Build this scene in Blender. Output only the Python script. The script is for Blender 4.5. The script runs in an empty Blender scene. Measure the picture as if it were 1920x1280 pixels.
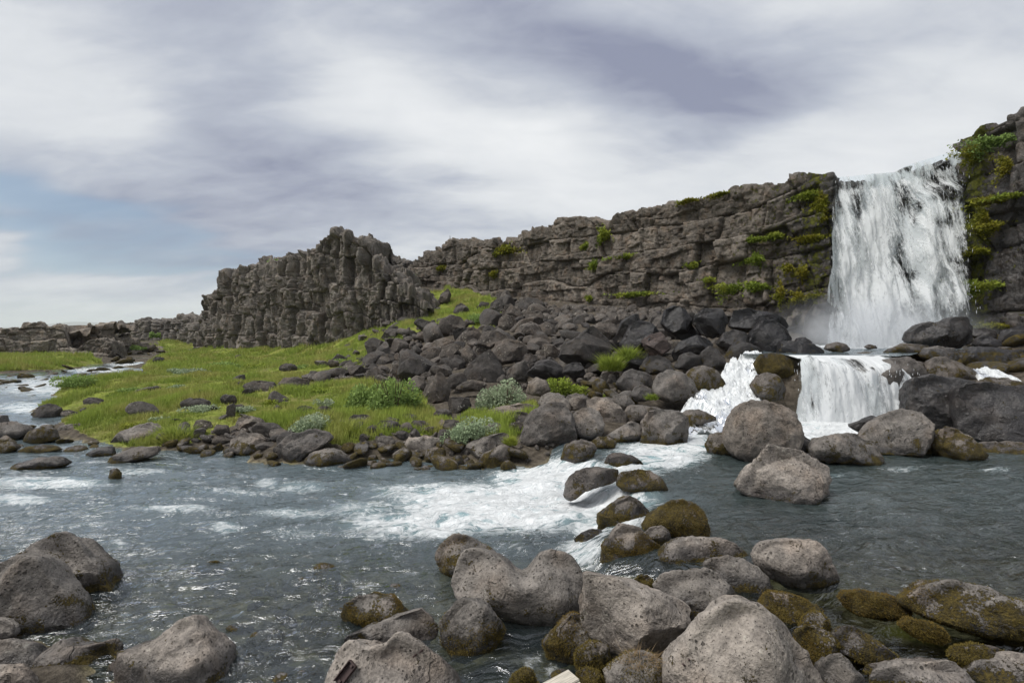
import bpy, bmesh, math, random
import numpy as np
from mathutils import Vector

# ------------------------------------------------------------------ camera, sky, sun, exposure
SC = bpy.context.scene
COL = SC.collection
F, CX, HY, H = 907.0, 960.0, 615.0, 3.2          # focal length in photo pixels, centre column, horizon row, eye height
cam = bpy.data.cameras.new('camera')
cam.sensor_width = 36.0; cam.lens = 36.0 * F / 1920.0
cam.shift_y = -25.0 / 1920.0
cam.clip_start = 0.05; cam.clip_end = 60000.0
camo = bpy.data.objects.new('camera', cam); COL.objects.link(camo)
camo.location = (0, 0, H); camo.rotation_euler = (math.radians(90), 0, 0)
SC.camera = camo
SC.view_settings.view_transform = 'Standard'; SC.view_settings.look = 'None'
SC.view_settings.exposure = 1.32; SC.view_settings.gamma = 1.0
SC.view_settings.use_curve_mapping = False
SC.cycles.volume_bounces = 2

SUN_EL, SUN_AZ = 58.0, 248.0      # azimuth clockwise from +Y (the view direction): from the left, a little behind
def sun_dir():
    e, a = math.radians(SUN_EL), math.radians(SUN_AZ)
    return Vector((math.sin(a) * math.cos(e), math.cos(a) * math.cos(e), math.sin(e)))
sl = bpy.data.lights.new('sun', 'SUN'); sl.energy = 1.5; sl.angle = math.radians(34); sl.color = (1.0, 0.965, 0.91)
so = bpy.data.objects.new('sun', sl); COL.objects.link(so)
so.rotation_euler = (-sun_dir()).to_track_quat('-Z', 'Y').to_euler(); so.location = (0, 0, 60)

class NT:
    def __init__(s, tree): s.t = tree; s.t.nodes.clear()
    def n(s, typ, ins=None, **props):
        nd = s.t.nodes.new(typ)
        for k, v in props.items(): setattr(nd, k, v)
        for k, v in (ins or {}).items(): s.put(nd.inputs[k], v)
        return nd
    def put(s, sock, v):
        if isinstance(v, bpy.types.NodeSocket): s.t.links.new(v, sock)
        elif isinstance(v, bpy.types.Node): s.t.links.new(v.outputs[0], sock)
        else: sock.default_value = (v if not (isinstance(v, tuple) and len(v) == 3 and sock.type == 'RGBA') else v + (1.0,))
    def m(s, op, a, b=0.0, c=0.0, clamp=False):
        return s.n('ShaderNodeMath', {0: a, 1: b, 2: c}, operation=op, use_clamp=clamp).outputs[0]
    def vm(s, op, a, b=(0, 0, 0)):
        return s.n('ShaderNodeVectorMath', {0: a, 1: b}, operation=op).outputs[0]
    def mix(s, f, a, b, mode='MIX'):
        nd = s.n('ShaderNodeMix', {0: f, 6: a, 7: b}, data_type='RGBA', blend_type=mode); return nd.outputs[2]
    def noise(s, vec, scale, detail=4.0, rough=0.55, dist=0.0):
        return s.n('ShaderNodeTexNoise', {'Vector': vec, 'Scale': scale, 'Detail': detail, 'Roughness': rough, 'Distortion': dist}).outputs[0]
    def ss(s, x, a, b, lo=0.0, hi=1.0):
        return s.n('ShaderNodeMapRange', {0: x, 1: a, 2: b, 3: lo, 4: hi}, interpolation_type='SMOOTHSTEP').outputs[0]
    def attr(s, name):
        return s.n('ShaderNodeAttribute', attribute_name=name).outputs['Fac']
    def xyz(s, x, y, z):
        return s.n('ShaderNodeCombineXYZ', {0: x, 1: y, 2: z}).outputs[0]

def build_world():
    w = bpy.data.worlds.new('World'); SC.world = w; w.use_nodes = True
    N = NT(w.node_tree)
    g = N.n('ShaderNodeTexCoord').outputs['Generated']
    sep = N.n('ShaderNodeSeparateXYZ', {0: g})
    az = N.m('ARCTAN2', sep.outputs[0], sep.outputs[1])
    zc = N.m('MAXIMUM', sep.outputs[2], 0.0)
    el = N.m('ARCSINE', zc)
    # cloud deck: directions projected on a horizontal sheet, so the clouds flatten towards the horizon
    k = N.m('DIVIDE', 1.0, N.m('ADD', zc, 0.27))
    pl = N.xyz(N.m('MULTIPLY', sep.outputs[0], k), N.m('MULTIPLY', sep.outputs[1], k), 0.0)
    stre = N.n('ShaderNodeMapping', {'Vector': pl, 'Location': (3.1, 1.7, 0.4), 'Rotation': (0, 0, math.radians(-28)), 'Scale': (0.75, 1.5, 1.0)}).outputs[0]
    n1 = N.noise(stre, 1.05, 7.0, 0.52, 0.35)
    n2 = N.noise(stre, 3.1, 6.0, 0.55, 0.5)
    wx = N.noise(stre, 1.6, 3.0, 0.5)
    wy = N.noise(N.vm('ADD', stre, (7.3, 2.1, 4.4)), 1.6, 3.0, 0.5)
    azw = N.m('ADD', az, N.m('MULTIPLY', N.m('SUBTRACT', wx, 0.5), 0.42))
    elw = N.m('ADD', el, N.m('MULTIPLY', N.m('SUBTRACT', wy, 0.5), 0.20))
    def blob(px, py, rx, ry, rot):
        a0 = math.atan((px - CX) / F); e0 = math.atan((HY - py) / F * math.cos(a0))
        c, s_ = math.cos(math.radians(rot)), math.sin(math.radians(rot))
        da = N.m('SUBTRACT', azw, a0); de = N.m('SUBTRACT', elw, e0)
        u = N.m('ADD', N.m('MULTIPLY', da, c / rx), N.m('MULTIPLY', de, s_ / rx))
        v = N.m('ADD', N.m('MULTIPLY', da, -s_ / ry), N.m('MULTIPLY', de, c / ry))
        q = N.m('ADD', N.m('MULTIPLY', u, u), N.m('MULTIPLY', v, v))
        return N.m('EXPONENT', N.m('MULTIPLY', q, -1.0))
    def total(lst):
        acc = None
        for (w_, *b) in lst:
            t = N.m('MULTIPLY', blob(*b), w_)
            acc = t if acc is None else N.m('ADD', acc, t)
        return acc
    dark = total([(0.75, 1260, 195, .30, .085, -10), (0.62, 960, 60, .30, .10, -22), (0.60, 430, 200, .26, .10, -14), (0.45, 560, 300, .20, .06, -10),
                  (0.40, 700, 400, .34, .05, -3), (0.38, 1480, 110, .26, .07, 10), (0.75, 150, 395, .34, .055, -3), (0.5, 200, 470, .3, .03, 0), (0.3, 620, 40, .3, .08, 0)])
    lite = total([(0.75, 880, 275, .24, .045, -20), (0.55, 1750, 260, .26, .09, 12), (0.55, 100, 80, .24, .10, 0), (0.5, 1200, 345, .35, .04, 8), (0.35, 640, 150, .10, .05, -30)])
    blue = total([(1.15, 60, 388, .30, .034, -3), (0.95, 120, 472, .28, .024, -2), (0.5, 20, 330, .16, .03, 0), (0.5, 40, 586, .24, .012, 0)])
    base = N.m('ADD', N.m('MULTIPLY', N.m('SUBTRACT', n1, 0.5), 1.7), N.m('MULTIPLY', N.m('SUBTRACT', n2, 0.5), 1.35))
    dk = N.m('ADD', N.m('SUBTRACT', dark, lite), N.m('ADD', base, 0.66))
    n3 = N.noise(stre, 8.0, 5.0, 0.6, 0.6)
    dk = N.m('ADD', dk, N.m('MULTIPLY', N.m('SUBTRACT', n3, 0.5), 0.55))
    f = N.n('ShaderNodeMapRange', {0: dk, 1: -0.40, 2: 1.62}).outputs[0]
    cloud = N.n('ShaderNodeValToRGB', {0: f})
    cr = cloud.color_ramp
    cr.elements[0].position = 0.0; cr.elements[0].color = (0.82, 0.835, 0.855, 1)
    cr.elements[1].position = 1.0; cr.elements[1].color = (0.255, 0.28, 0.385, 1)
    e = cr.elements.new(0.40); e.color = (0.67, 0.695, 0.735, 1)
    e = cr.elements.new(0.68); e.color = (0.455, 0.49, 0.57, 1)
    sky = N.n('ShaderNodeTexSky', sky_type='NISHITA', sun_disc=False, sun_elevation=math.radians(SUN_EL), sun_rotation=math.radians(SUN_AZ), altitude=100.0, air_density=1.0, dust_density=0.6, ozone_density=1.4)
    skyc = N.mix(1.0, sky.outputs[0], (0.13, 0.13, 0.13, 1.0), 'MULTIPLY')
    fb = N.m('MULTIPLY', N.ss(N.m('ADD', blue, N.m('MULTIPLY', N.m('SUBTRACT', n2, 0.5), 1.0)), 0.10, 1.05), 0.66)
    veil = N.mix(0.62, skyc, (0.20, 0.32, 0.45, 1.0))
    colr = N.mix(fb, cloud.outputs[0], veil)
    gnd = N.mix(N.ss(sep.outputs[2], -0.06, 0.0), (0.10, 0.10, 0.085, 1.0), colr)
    bg = N.n('ShaderNodeBackground', {'Color': gnd, 'Strength': 0.425})
    out = N.n('ShaderNodeOutputWorld', {'Surface': bg})
build_world()

# ------------------------------------------------------------------ numpy noise
def _h(i, j, k, seed):
    with np.errstate(over='ignore'):
        n = (i.astype(np.int64) * 374761393 + j.astype(np.int64) * 668265263 + k.astype(np.int64) * 1274126177 + int(seed) * 144665 + 1013) & 0xffffffff
        n = ((n ^ (n >> 13)) * 1103515245) & 0xffffffff
        n = ((n ^ (n >> 16)) * 668265263) & 0xffffffff
        n = n ^ (n >> 15)
    return (n & 0xffffff).astype(np.float64) / 16777215.0
def vnoise(P, scale=1.0, seed=0):
    P = np.asarray(P, float) * scale
    I = np.floor(P).astype(np.int64); f = P - I; f = f * f * f * (f * (f * 6 - 15) + 10)
    r = 0
    for dx in (0, 1):
        wx = f[:, 0] if dx else 1 - f[:, 0]
        for dy in (0, 1):
            wy = f[:, 1] if dy else 1 - f[:, 1]
            for dz in (0, 1):
                wz = f[:, 2] if dz else 1 - f[:, 2]
                r = r + wx * wy * wz * _h(I[:, 0] + dx, I[:, 1] + dy, I[:, 2] + dz, seed)
    return r * 2 - 1
def fbm(P, scale=1.0, octv=4, seed=0, gain=0.5):
    P = np.asarray(P, float); r = 0; a = 1.0
    for o in range(octv):
        r = r + a * vnoise(P, scale * 2.03 ** o, seed + o * 17); a *= gain
    return r
def P3(x, y, z=None):
    x = np.asarray(x, float).ravel(); y = np.asarray(y, float).ravel()
    return np.stack([x, y, np.zeros_like(x) if z is None else np.asarray(z, float).ravel()], 1)
def sstep(x, a, b):
    t = np.clip((x - a) / (b - a), 0, 1); return t * t * (3 - 2 * t)
def worley(s, t, cw, ch, seed, jit=0.85):
    """nearest and second nearest seed on a jittered brick grid: id, F1, F2, offset to seed"""
    a = s / cw; b = t / ch
    j0 = np.floor(b).astype(np.int64)
    best = np.full(s.shape, 1e9); sec = np.full(s.shape, 1e9)
    bi = np.zeros(s.shape, np.int64); bj = np.zeros(s.shape, np.int64)
    bx = np.zeros(s.shape); by = np.zeros(s.shape)
    z0 = np.zeros(s.shape, np.int64)
    for dj in (-1, 0, 1):
        jj = j0 + dj
        sh = _h(jj, z0, z0 + 7, seed) * 1.0
        ii0 = np.floor(a + sh).astype(np.int64)
        for di in (-1, 0, 1):
            ii = ii0 + di
            sx = ii + 0.5 + jit * (_h(ii, jj, z0 + 1, seed) - 0.5) - sh
            sy = jj + 0.5 + jit * 0.75 * (_h(ii, jj, z0 + 2, seed) - 0.5)
            dx = (a - sx); dy = (b - sy)
            d = np.sqrt(dx * dx + dy * dy)
            nw = d < best
            sec = np.where(nw, best, np.minimum(sec, d))
            bi = np.where(nw, ii, bi); bj = np.where(nw, jj, bj); bx = np.where(nw, dx, bx); by = np.where(nw, dy, by)
            best = np.where(nw, d, best)
    return bi, bj, best, sec, bx, by

# ------------------------------------------------------------------ mesh helpers
def mesh_np(name, V, Fc, smooth=True, attrs=None, mat=None):
    me = bpy.data.meshes.new(name)
    V = np.ascontiguousarray(V, dtype=np.float32); Fc = np.ascontiguousarray(Fc, dtype=np.int32)
    nf, k = Fc.shape
    me.vertices.add(len(V)); me.vertices.foreach_set('co', V.ravel())
    me.loops.add(nf * k); me.loops.foreach_set('vertex_index', Fc.ravel())
    me.polygons.add(nf); me.polygons.foreach_set('loop_start', np.arange(0, nf * k, k, dtype=np.int32))
    me.polygons.foreach_set('loop_total', np.full(nf, k, dtype=np.int32))
    me.polygons.foreach_set('use_smooth', np.full(nf, smooth, dtype=bool))
    for an, av in (attrs or {}).items():
        at = me.attributes.new(an, 'FLOAT', 'POINT'); at.data.foreach_set('value', np.ascontiguousarray(av, dtype=np.float32).ravel())
    me.update(calc_edges=True); me.validate()
    if mat: me.materials.append(mat)
    return me
def link(name, me, loc=(0, 0, 0), parent=None):
    o = bpy.data.objects.new(name, me); COL.objects.link(o); o.location = loc
    if parent: o.parent = parent
    return o
def tag(o, label=None, cat=None, group=None, kind=None):
    if label: o['label'] = label
    if cat: o['category'] = cat
    if group: o['group'] = group
    if kind: o['kind'] = kind
    return o
def empty(name, loc):
    o = bpy.data.objects.new(name, None); COL.objects.link(o); o.location = loc; o.empty_display_size = 0.2
    return o
def grid_faces(nr, nc):
    i = np.arange(nr - 1)[:, None] * nc + np.arange(nc - 1)[None, :]
    return np.stack([i, i + 1, i + nc + 1, i + nc], -1).reshape(-1, 4)
def W(px, py, d):
    return np.array([(px - CX) / F * d, d, H - (py - HY) / F * d])
def Wz(px, d, z):
    return np.array([(px - CX) / F * d, d, z])
def topx(x, y, z):
    return CX + F * x / y, HY + F * (H - z) / y
def in_poly(px, py, poly):
    r = np.zeros(px.shape, bool); n = len(poly); j = n - 1
    for i in range(n):
        xi, yi = poly[i]; xj, yj = poly[j]
        c = ((yi > py) != (yj > py)) & (px < (xj - xi) * (py - yi) / (yj - yi + 1e-9) + xi)
        r ^= c; j = i
    return r
def pts(s): return [tuple(float(q) for q in p.split(',')) for p in s.split()]

# ------------------------------------------------------------------ materials
def new_mat(name):
    m = bpy.data.materials.new(name); m.use_nodes = True
    return m, NT(m.node_tree)
def rock_material(name, lo, hi, pit=1.0, lichen=0.5, bump=1.0, mosslo=(0.022, 0.017, 0.006), mosshi=(0.135, 0.098, 0.018), warm=0.5, crack=1.9):
    m, N = new_mat(name)
    geo = N.n('ShaderNodeNewGeometry'); P = geo.outputs['Position']
    info = N.n('ShaderNodeObjectInfo')
    off = N.vm('ADD', P, N.xyz(N.m('MULTIPLY', info.outputs['Random'], 37.0), 0.0, 0.0))
    n1 = N.noise(off, 0.9, 5.0, 0.6, 0.3); n2 = N.noise(off, 7.0, 5.0, 0.64); n3 = N.noise(off, 38.0, 3.0, 0.6)
    f = N.m('ADD', N.m('ADD', N.m('MULTIPLY', n1, 0.55), N.m('MULTIPLY', n2, 0.45)), N.m('MULTIPLY', N.m('SUBTRACT', n3, 0.5), 0.35))
    col = N.mix(N.ss(f, 0.28, 0.74), lo + (1,), hi + (1,))
    wn = N.noise(N.vm('ADD', off, (5, 9, 2)), 1.7, 2.0, 0.6)
    col = N.mix(N.m('MULTIPLY', N.ss(wn, 0.45, 0.72), warm), col, N.mix(1.0, col, (1.12, 0.95, 0.80, 1), 'MULTIPLY'))
    # vesicles
    v = N.n('ShaderNodeTexVoronoi', {'Vector': N.vm('ADD', off, N.vm('MULTIPLY', N.n('ShaderNodeTexNoise', {'Vector': off, 'Scale': 20.0}).outputs[1], (0.03, 0.03, 0.03))), 'Scale': 24.0, 'Randomness': 1.0})
    rnd = N.n('ShaderNodeSeparateColor', {0: v.outputs['Color']})
    size = N.m('MULTIPLY', N.ss(rnd.outputs[0], 0.42, 1.0), 0.42)
    size = N.m('MULTIPLY', size, N.ss(N.noise(off, 2.3, 2.0), 0.33, 0.62, 0.25, 1.0))
    pitm = N.m('MULTIPLY', N.ss(N.m('SUBTRACT', size, v.outputs['Distance']), 0.0, 0.10), pit)
    v2 = N.n('ShaderNodeTexVoronoi', {'Vector': off, 'Scale': 70.0, 'Randomness': 1.0})
    r2 = N.n('ShaderNodeSeparateColor', {0: v2.outputs['Color']})
    pit2 = N.m('MULTIPLY', N.ss(N.m('SUBTRACT', N.m('MULTIPLY', N.ss(r2.outputs[0], 0.5, 1.0), 0.4), v2.outputs['Distance']), 0.0, 0.12), pit * 0.8)
    pits = N.m('MAXIMUM', pitm, pit2)
    col = N.mix(N.m('MULTIPLY', pits, 0.72), col, (0.018, 0.015, 0.012, 1))
    # pale lichen crusts
    ln = N.noise(N.vm('ADD', off, (1, 20, 3)), 13.0, 5.0, 0.65); lb = N.noise(N.vm('ADD', off, (11, 2, 30)), 1.1, 3.0, 0.5)
    lich = N.m('MULTIPLY', N.ss(N.m('ADD', ln, N.m('MULTIPLY', lb, 0.35)), 0.815, 0.87), lichen)
    col = N.mix(lich, col, (0.46, 0.45, 0.40, 1))
    ck = N.n('ShaderNodeTexVoronoi', {'Vector': N.vm('ADD', N.vm('MULTIPLY', off, (1.0, 1.0, 0.7)), N.vm('MULTIPLY', N.n('ShaderNodeTexNoise', {'Vector': off, 'Scale': 3.0, 'Detail': 4.0}).outputs[1], (0.35, 0.35, 0.35))), 'Scale': crack}, feature='DISTANCE_TO_EDGE').outputs[0]
    crk = N.m('MULTIPLY', N.ss(ck, 0.022, 0.003), N.ss(wn, 0.52, 0.68))
    col = N.mix(N.m('MULTIPLY', crk, 0.4), col, (0.02, 0.017, 0.014, 1))
    tint = N.n('ShaderNodeObjectInfo').outputs['Color']
    col = N.mix(1.0, col, tint, 'MULTIPLY')
    wet = N.attr('wet')
    wn2 = N.m('MULTIPLY', wet, N.ss(N.noise(off, 2.6, 3.0), 0.25, 0.6, 0.72, 1.0))
    col = N.mix(N.m('MULTIPLY', wn2, 0.9), col, N.mix(1.0, col, (0.22, 0.23, 0.265, 1), 'MULTIPLY'))
    # moss
    mn = N.noise(N.vm('ADD', off, (3, 3, 8)), 4.2, 4.0, 0.62); mf = N.noise(off, 46.0, 3.0, 0.7)
    mm = N.ss(N.m('ADD', N.attr('moss'), N.m('ADD', N.m('MULTIPLY', N.m('SUBTRACT', mn, 0.5), 2.6), N.m('MULTIPLY', N.m('SUBTRACT', mf, 0.5), 1.5))), 0.46, 0.64)
    mc = N.mix(N.ss(N.m('ADD', N.m('MULTIPLY', mf, 0.6), N.m('MULTIPLY', N.noise(off, 9.0, 4.0), 0.5)), 0.38, 0.78), mosslo + (1,), mosshi + (1,))
    col = N.mix(mm, col, mc)
    rough = N.m('SUBTRACT', 0.92, N.m('MULTIPLY', N.m('MULTIPLY', wn2, N.m('SUBTRACT', 1.0, mm)), 0.62))
    hgt = N.m('ADD', N.m('ADD', N.m('MULTIPLY', n2, 0.55), N.m('MULTIPLY', n3, 0.22)), N.m('MULTIPLY', N.m('MULTIPLY', pits, N.m('SUBTRACT', 1.0, mm)), -0.55))
    hgt = N.m('ADD', hgt, N.m('MULTIPLY', N.m('MULTIPLY', mm, mf), 0.75))
    hgt = N.m('SUBTRACT', hgt, N.m('MULTIPLY', crk, 0.35))
    hgt = N.m('ADD', hgt, N.m('MULTIPLY', N.m('ABSOLUTE', N.m('SUBTRACT', n1, 0.5)), 2.2))
    bp = N.n('ShaderNodeBump', {'Strength': 1.0 * bump, 'Distance': 0.07, 'Height': hgt})
    b = N.n('ShaderNodeBsdfPrincipled', {'Base Color': col, 'Roughness': rough, 'Normal': bp.outputs[0], 'Specular IOR Level': 0.4})
    N.n('ShaderNodeOutputMaterial', {'Surface': b})
    return m
M = {}
M['boulder'] = rock_material('basalt_boulder', (0.066, 0.060, 0.055), (0.330, 0.303, 0.276), pit=1.0, lichen=0.35)
M['scree'] = rock_material('scree_basalt', (0.036, 0.033, 0.031), (0.160, 0.146, 0.134), pit=0.35, lichen=0.8)
M['cliff'] = rock_material('cliff_basalt', (0.056, 0.049, 0.043), (0.260, 0.230, 0.198), pit=0.0, lichen=0.35, bump=1.3, mosslo=(0.05, 0.06, 0.008), mosshi=(0.20, 0.20, 0.02), warm=0.7)
M['crag'] = rock_material('lichen_crag', (0.058, 0.052, 0.047), (0.275, 0.248, 0.220), pit=0.0, lichen=1.0, bump=1.3, mosslo=(0.06, 0.06, 0.015), mosshi=(0.19, 0.17, 0.06), warm=0.6)

def leaf_material(name, c0, c1, c2, rough=0.75, trans=0.25, up=0.35):
    m, N = new_mat(name)
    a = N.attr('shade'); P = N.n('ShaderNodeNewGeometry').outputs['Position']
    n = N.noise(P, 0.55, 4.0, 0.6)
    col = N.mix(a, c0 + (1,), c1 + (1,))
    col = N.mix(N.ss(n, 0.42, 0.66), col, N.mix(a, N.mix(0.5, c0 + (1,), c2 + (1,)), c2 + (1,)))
    nrm = N.n('ShaderNodeVectorMath', {0: N.vm('ADD', N.vm('MULTIPLY', N.n('ShaderNodeNewGeometry').outputs['Normal'], (0.6, 0.6, 0.6)), (0, 0, up))}, operation='NORMALIZE').outputs[0]
    d = N.n('ShaderNodeBsdfPrincipled', {'Base Color': col, 'Roughness': rough, 'Specular IOR Level': 0.25, 'Normal': nrm})
    t = N.n('ShaderNodeBsdfTranslucent', {'Color': col})
    mx = N.n('ShaderNodeMixShader', {0: trans, 1: d, 2: t})
    N.n('ShaderNodeOutputMaterial', {'Surface': mx})
    return m
M['grass'] = leaf_material('meadow_grass', (0.15, 0.205, 0.028), (0.37, 0.47, 0.070), (0.42, 0.39, 0.11), trans=0.35, up=1.0)
M['willow'] = leaf_material('willow_leaf', (0.075, 0.125, 0.028), (0.27, 0.37, 0.095), (0.22, 0.32, 0.085))
M['woolly'] = leaf_material('woolly_willow_leaf', (0.13, 0.18, 0.09), (0.38, 0.43, 0.29), (0.27, 0.34, 0.20))
M['herb'] = leaf_material('herb_leaf', (0.085, 0.125, 0.014), (0.26, 0.33, 0.040), (0.29, 0.31, 0.04))
M['mossy'] = leaf_material('moss_tuft', (0.07, 0.085, 0.008), (0.30, 0.30, 0.02), (0.24, 0.20, 0.02))

def terrain_material():
    m, N = new_mat('ground_soil_and_turf')
    P = N.n('ShaderNodeNewGeometry').outputs['Position']
    g = N.attr('turf')
    n1 = N.noise(P, 0.7, 6.0, 0.6); n2 = N.noise(P, 6.0, 6.0, 0.65); n3 = N.noise(P, 30.0, 4.0)
    soil = N.mix(N.ss(n2, 0.3, 0.7), (0.038, 0.031, 0.023, 1), (0.115, 0.097, 0.076, 1))
    turf = N.mix(N.ss(n2, 0.3, 0.7), (0.10, 0.125, 0.020, 1), (0.235, 0.275, 0.045, 1))
    turf = N.mix(N.m('MULTIPLY', N.ss(N.noise(P, 0.35, 4.0, 0.6), 0.50, 0.62), 0.75), turf, (0.075, 0.085, 0.024, 1))
    turf = N.mix(N.m('MULTIPLY', N.ss(n1, 0.46, 0.64), 0.6), turf, (0.22, 0.195, 0.065, 1))
    col = N.mix(N.ss(N.m('ADD', g, N.m('MULTIPLY', N.m('SUBTRACT', n2, 0.5), 0.9)), 0.35, 0.6), soil, turf)
    bed = N.attr('bed')
    bc = N.mix(N.ss(n2, 0.35, 0.7), (0.09, 0.078, 0.045, 1), (0.36, 0.31, 0.19, 1))
    bc = N.mix(N.ss(N.noise(P, 2.2, 4.0), 0.5, 0.68), bc, (0.16, 0.15, 0.04, 1))
    col = N.mix(bed, col, bc)
    bp = N.n('ShaderNodeBump', {'Strength': 0.9, 'Distance': 0.08, 'Height': N.m('ADD', n2, N.m('MULTIPLY', n3, 0.4))})
    b = N.n('ShaderNodeBsdfPrincipled', {'Base Color': col, 'Roughness': 0.95, 'Normal': bp.outputs[0], 'Specular IOR Level': 0.2})
    N.n('ShaderNodeOutputMaterial', {'Surface': b})
    return m
M['ground'] = terrain_material()

def water_material():
    m, N = new_mat('river_water')
    fu, fv = N.attr('flow_u'), N.attr('flow_v')
    P = N.n('ShaderNodeNewGeometry').outputs['Position']
    uv = N.xyz(fu, fv, 0.0)
    wr = N.n('ShaderNodeTexNoise', {'Vector': P, 'Scale': 1.4, 'Detail': 3.0}).outputs[1]
    uvw = N.vm('ADD', uv, N.vm('MULTIPLY', N.vm('SUBTRACT', wr, (0.5, 0.5, 0.5)), (0.7, 0.55, 0.0)))
    s1 = N.n('ShaderNodeMapping', {'Vector': uvw, 'Scale': (0.55, 1.6, 1.0)}).outputs[0]
    s2 = N.n('ShaderNodeMapping', {'Vector': uvw, 'Scale': (1.0, 1.7, 1.0)}).outputs[0]
    f1 = N.noise(s1, 2.6, 8.0, 0.66, 1.1)
    f2 = N.noise(s2, 7.5, 6.0, 0.7, 0.8)
    ridge = N.m('SUBTRACT', 1.0, N.m('MULTIPLY', N.m('ABSOLUTE', N.m('SUBTRACT', f1, 0.5)), 5.0))
    foam = N.attr('foam')
    pat = N.m('ADD', N.m('ADD', N.m('MULTIPLY', f1, 0.95), N.m('MULTIPLY', f2, 0.62)), N.m('MULTIPLY', ridge, 0.22))
    thr = N.m('SUBTRACT', 1.28, N.m('MULTIPLY', foam, 0.72))
    ff = N.ss(N.m('SUBTRACT', pat, thr), 0.0, 0.30)
    ff = N.m('MULTIPLY', ff, N.ss(foam, 0.02, 0.20))
    milk = N.m('MULTIPLY', N.ss(foam, 0.35, 1.0), 0.85)
    # ripples
    r1 = N.noise(N.n('ShaderNodeMapping', {'Vector': uvw, 'Scale': (0.55, 1.5, 1.0)}).outputs[0], 3.0, 4.0, 0.58, 0.8)
    r2 = N.noise(N.n('ShaderNodeMapping', {'Vector': uvw, 'Scale': (0.6, 1.9, 1.0)}).outputs[0], 12.0, 3.0, 0.55, 0.6)
    bp = N.n('ShaderNodeBump', {'Strength': N.m('MULTIPLY', N.attr('chop'), 0.95), 'Distance': 0.17, 'Height': N.m('ADD', r1, N.m('MULTIPLY', r2, 0.13))})
    bpf = N.n('ShaderNodeBump', {'Strength': 1.0, 'Distance': 0.16, 'Height': N.m('ADD', f1, N.m('MULTIPLY', f2, 0.5))})
    tr = N.n('ShaderNodeBsdfTransparent', {'Color': (0.72, 0.78, 0.74, 1)})
    body = N.mix(milk, N.mix(N.attr('sky_sheen'), (0.045, 0.060, 0.060, 1), (0.105, 0.138, 0.152, 1)), (0.33, 0.49, 0.52, 1))  # sky reflection partly painted in: the diffuse body goes paler and bluer
    df = N.n('ShaderNodeBsdfDiffuse', {'Color': body, 'Normal': bp.outputs[0]})
    under = N.n('ShaderNodeMixShader', {0: N.m('MAXIMUM', N.attr('deep'), milk), 1: tr, 2: df})
    gl = N.n('ShaderNodeBsdfGlossy', {'Color': (0.97, 0.98, 1.0, 1), 'Roughness': 0.06, 'Normal': bp.outputs[0]})
    fr = N.n('ShaderNodeFresnel', {'IOR': 1.70, 'Normal': bp.outputs[0]})
    wat = N.n('ShaderNodeMixShader', {0: fr.outputs[0], 1: under, 2: gl})
    fo = N.n('ShaderNodeBsdfPrincipled', {'Base Color': (0.80, 0.825, 0.835, 1), 'Roughness': 0.7, 'Normal': bpf.outputs[0], 'Specular IOR Level': 0.3})
    mx = N.n('ShaderNodeMixShader', {0: ff, 1: wat, 2: fo})
    N.n('ShaderNodeOutputMaterial', {'Surface': mx})
    return m
M['water'] = water_material()

def fall_material(name, su=5.0, sv=0.55, fine=26.0):
    m, N = new_mat(name)
    u, v, d = N.attr('flow_u'), N.attr('flow_v'), N.attr('foam')
    lay = N.attr('layer')
    uv = N.xyz(N.m('ADD', u, N.m('MULTIPLY', lay, 9.7)), v, N.m('MULTIPLY', lay, 3.3))
    a = N.noise(N.n('ShaderNodeMapping', {'Vector': uv, 'Scale': (su, sv, 1.0)}).outputs[0], 1.0, 5.0, 0.6, 0.25)
    b = N.noise(N.n('ShaderNodeMapping', {'Vector': uv, 'Scale': (fine, fine * 0.26, 1.0)}).outputs[0], 1.0, 5.0, 0.7, 0.5)
    c = N.noise(N.n('ShaderNodeMapping', {'Vector': uv, 'Scale': (1.1, 0.7, 1.0)}).outputs[0], 1.0, 4.0, 0.6, 0.6)
    pat = N.m('ADD', N.m('ADD', N.m('MULTIPLY', a, 0.78), N.m('MULTIPLY', b, 0.46)), N.m('MULTIPLY', c, 0.46))
    al = N.ss(N.m('SUBTRACT', pat, N.m('SUBTRACT', 1.22, N.m('MULTIPLY', d, 0.86))), -0.04, 0.20)
    al = N.m('MULTIPLY', al, N.ss(d, 0.0, 0.12))
    bp = N.n('ShaderNodeBump', {'Strength': 0.45, 'Distance': 0.08, 'Height': N.m('ADD', a, b)})
    df = N.n('ShaderNodeBsdfDiffuse', {'Color': (0.80, 0.82, 0.83, 1), 'Normal': bp.outputs[0]})
    tl = N.n('ShaderNodeBsdfTranslucent', {'Color': (0.80, 0.82, 0.83, 1)})
    w = N.n('ShaderNodeMixShader', {0: 0.35, 1: df, 2: tl})
    tr = N.n('ShaderNodeBsdfTransparent', {'Color': (0.97, 0.985, 0.99, 1)})
    mx = N.n('ShaderNodeMixShader', {0: al, 1: tr, 2: w})
    N.n('ShaderNodeOutputMaterial', {'Surface': mx})
    return m
M['fall'] = fall_material('falling_water')
M['cascade'] = fall_material('cascade_water', 7.0, 0.9, 24.0)
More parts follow.
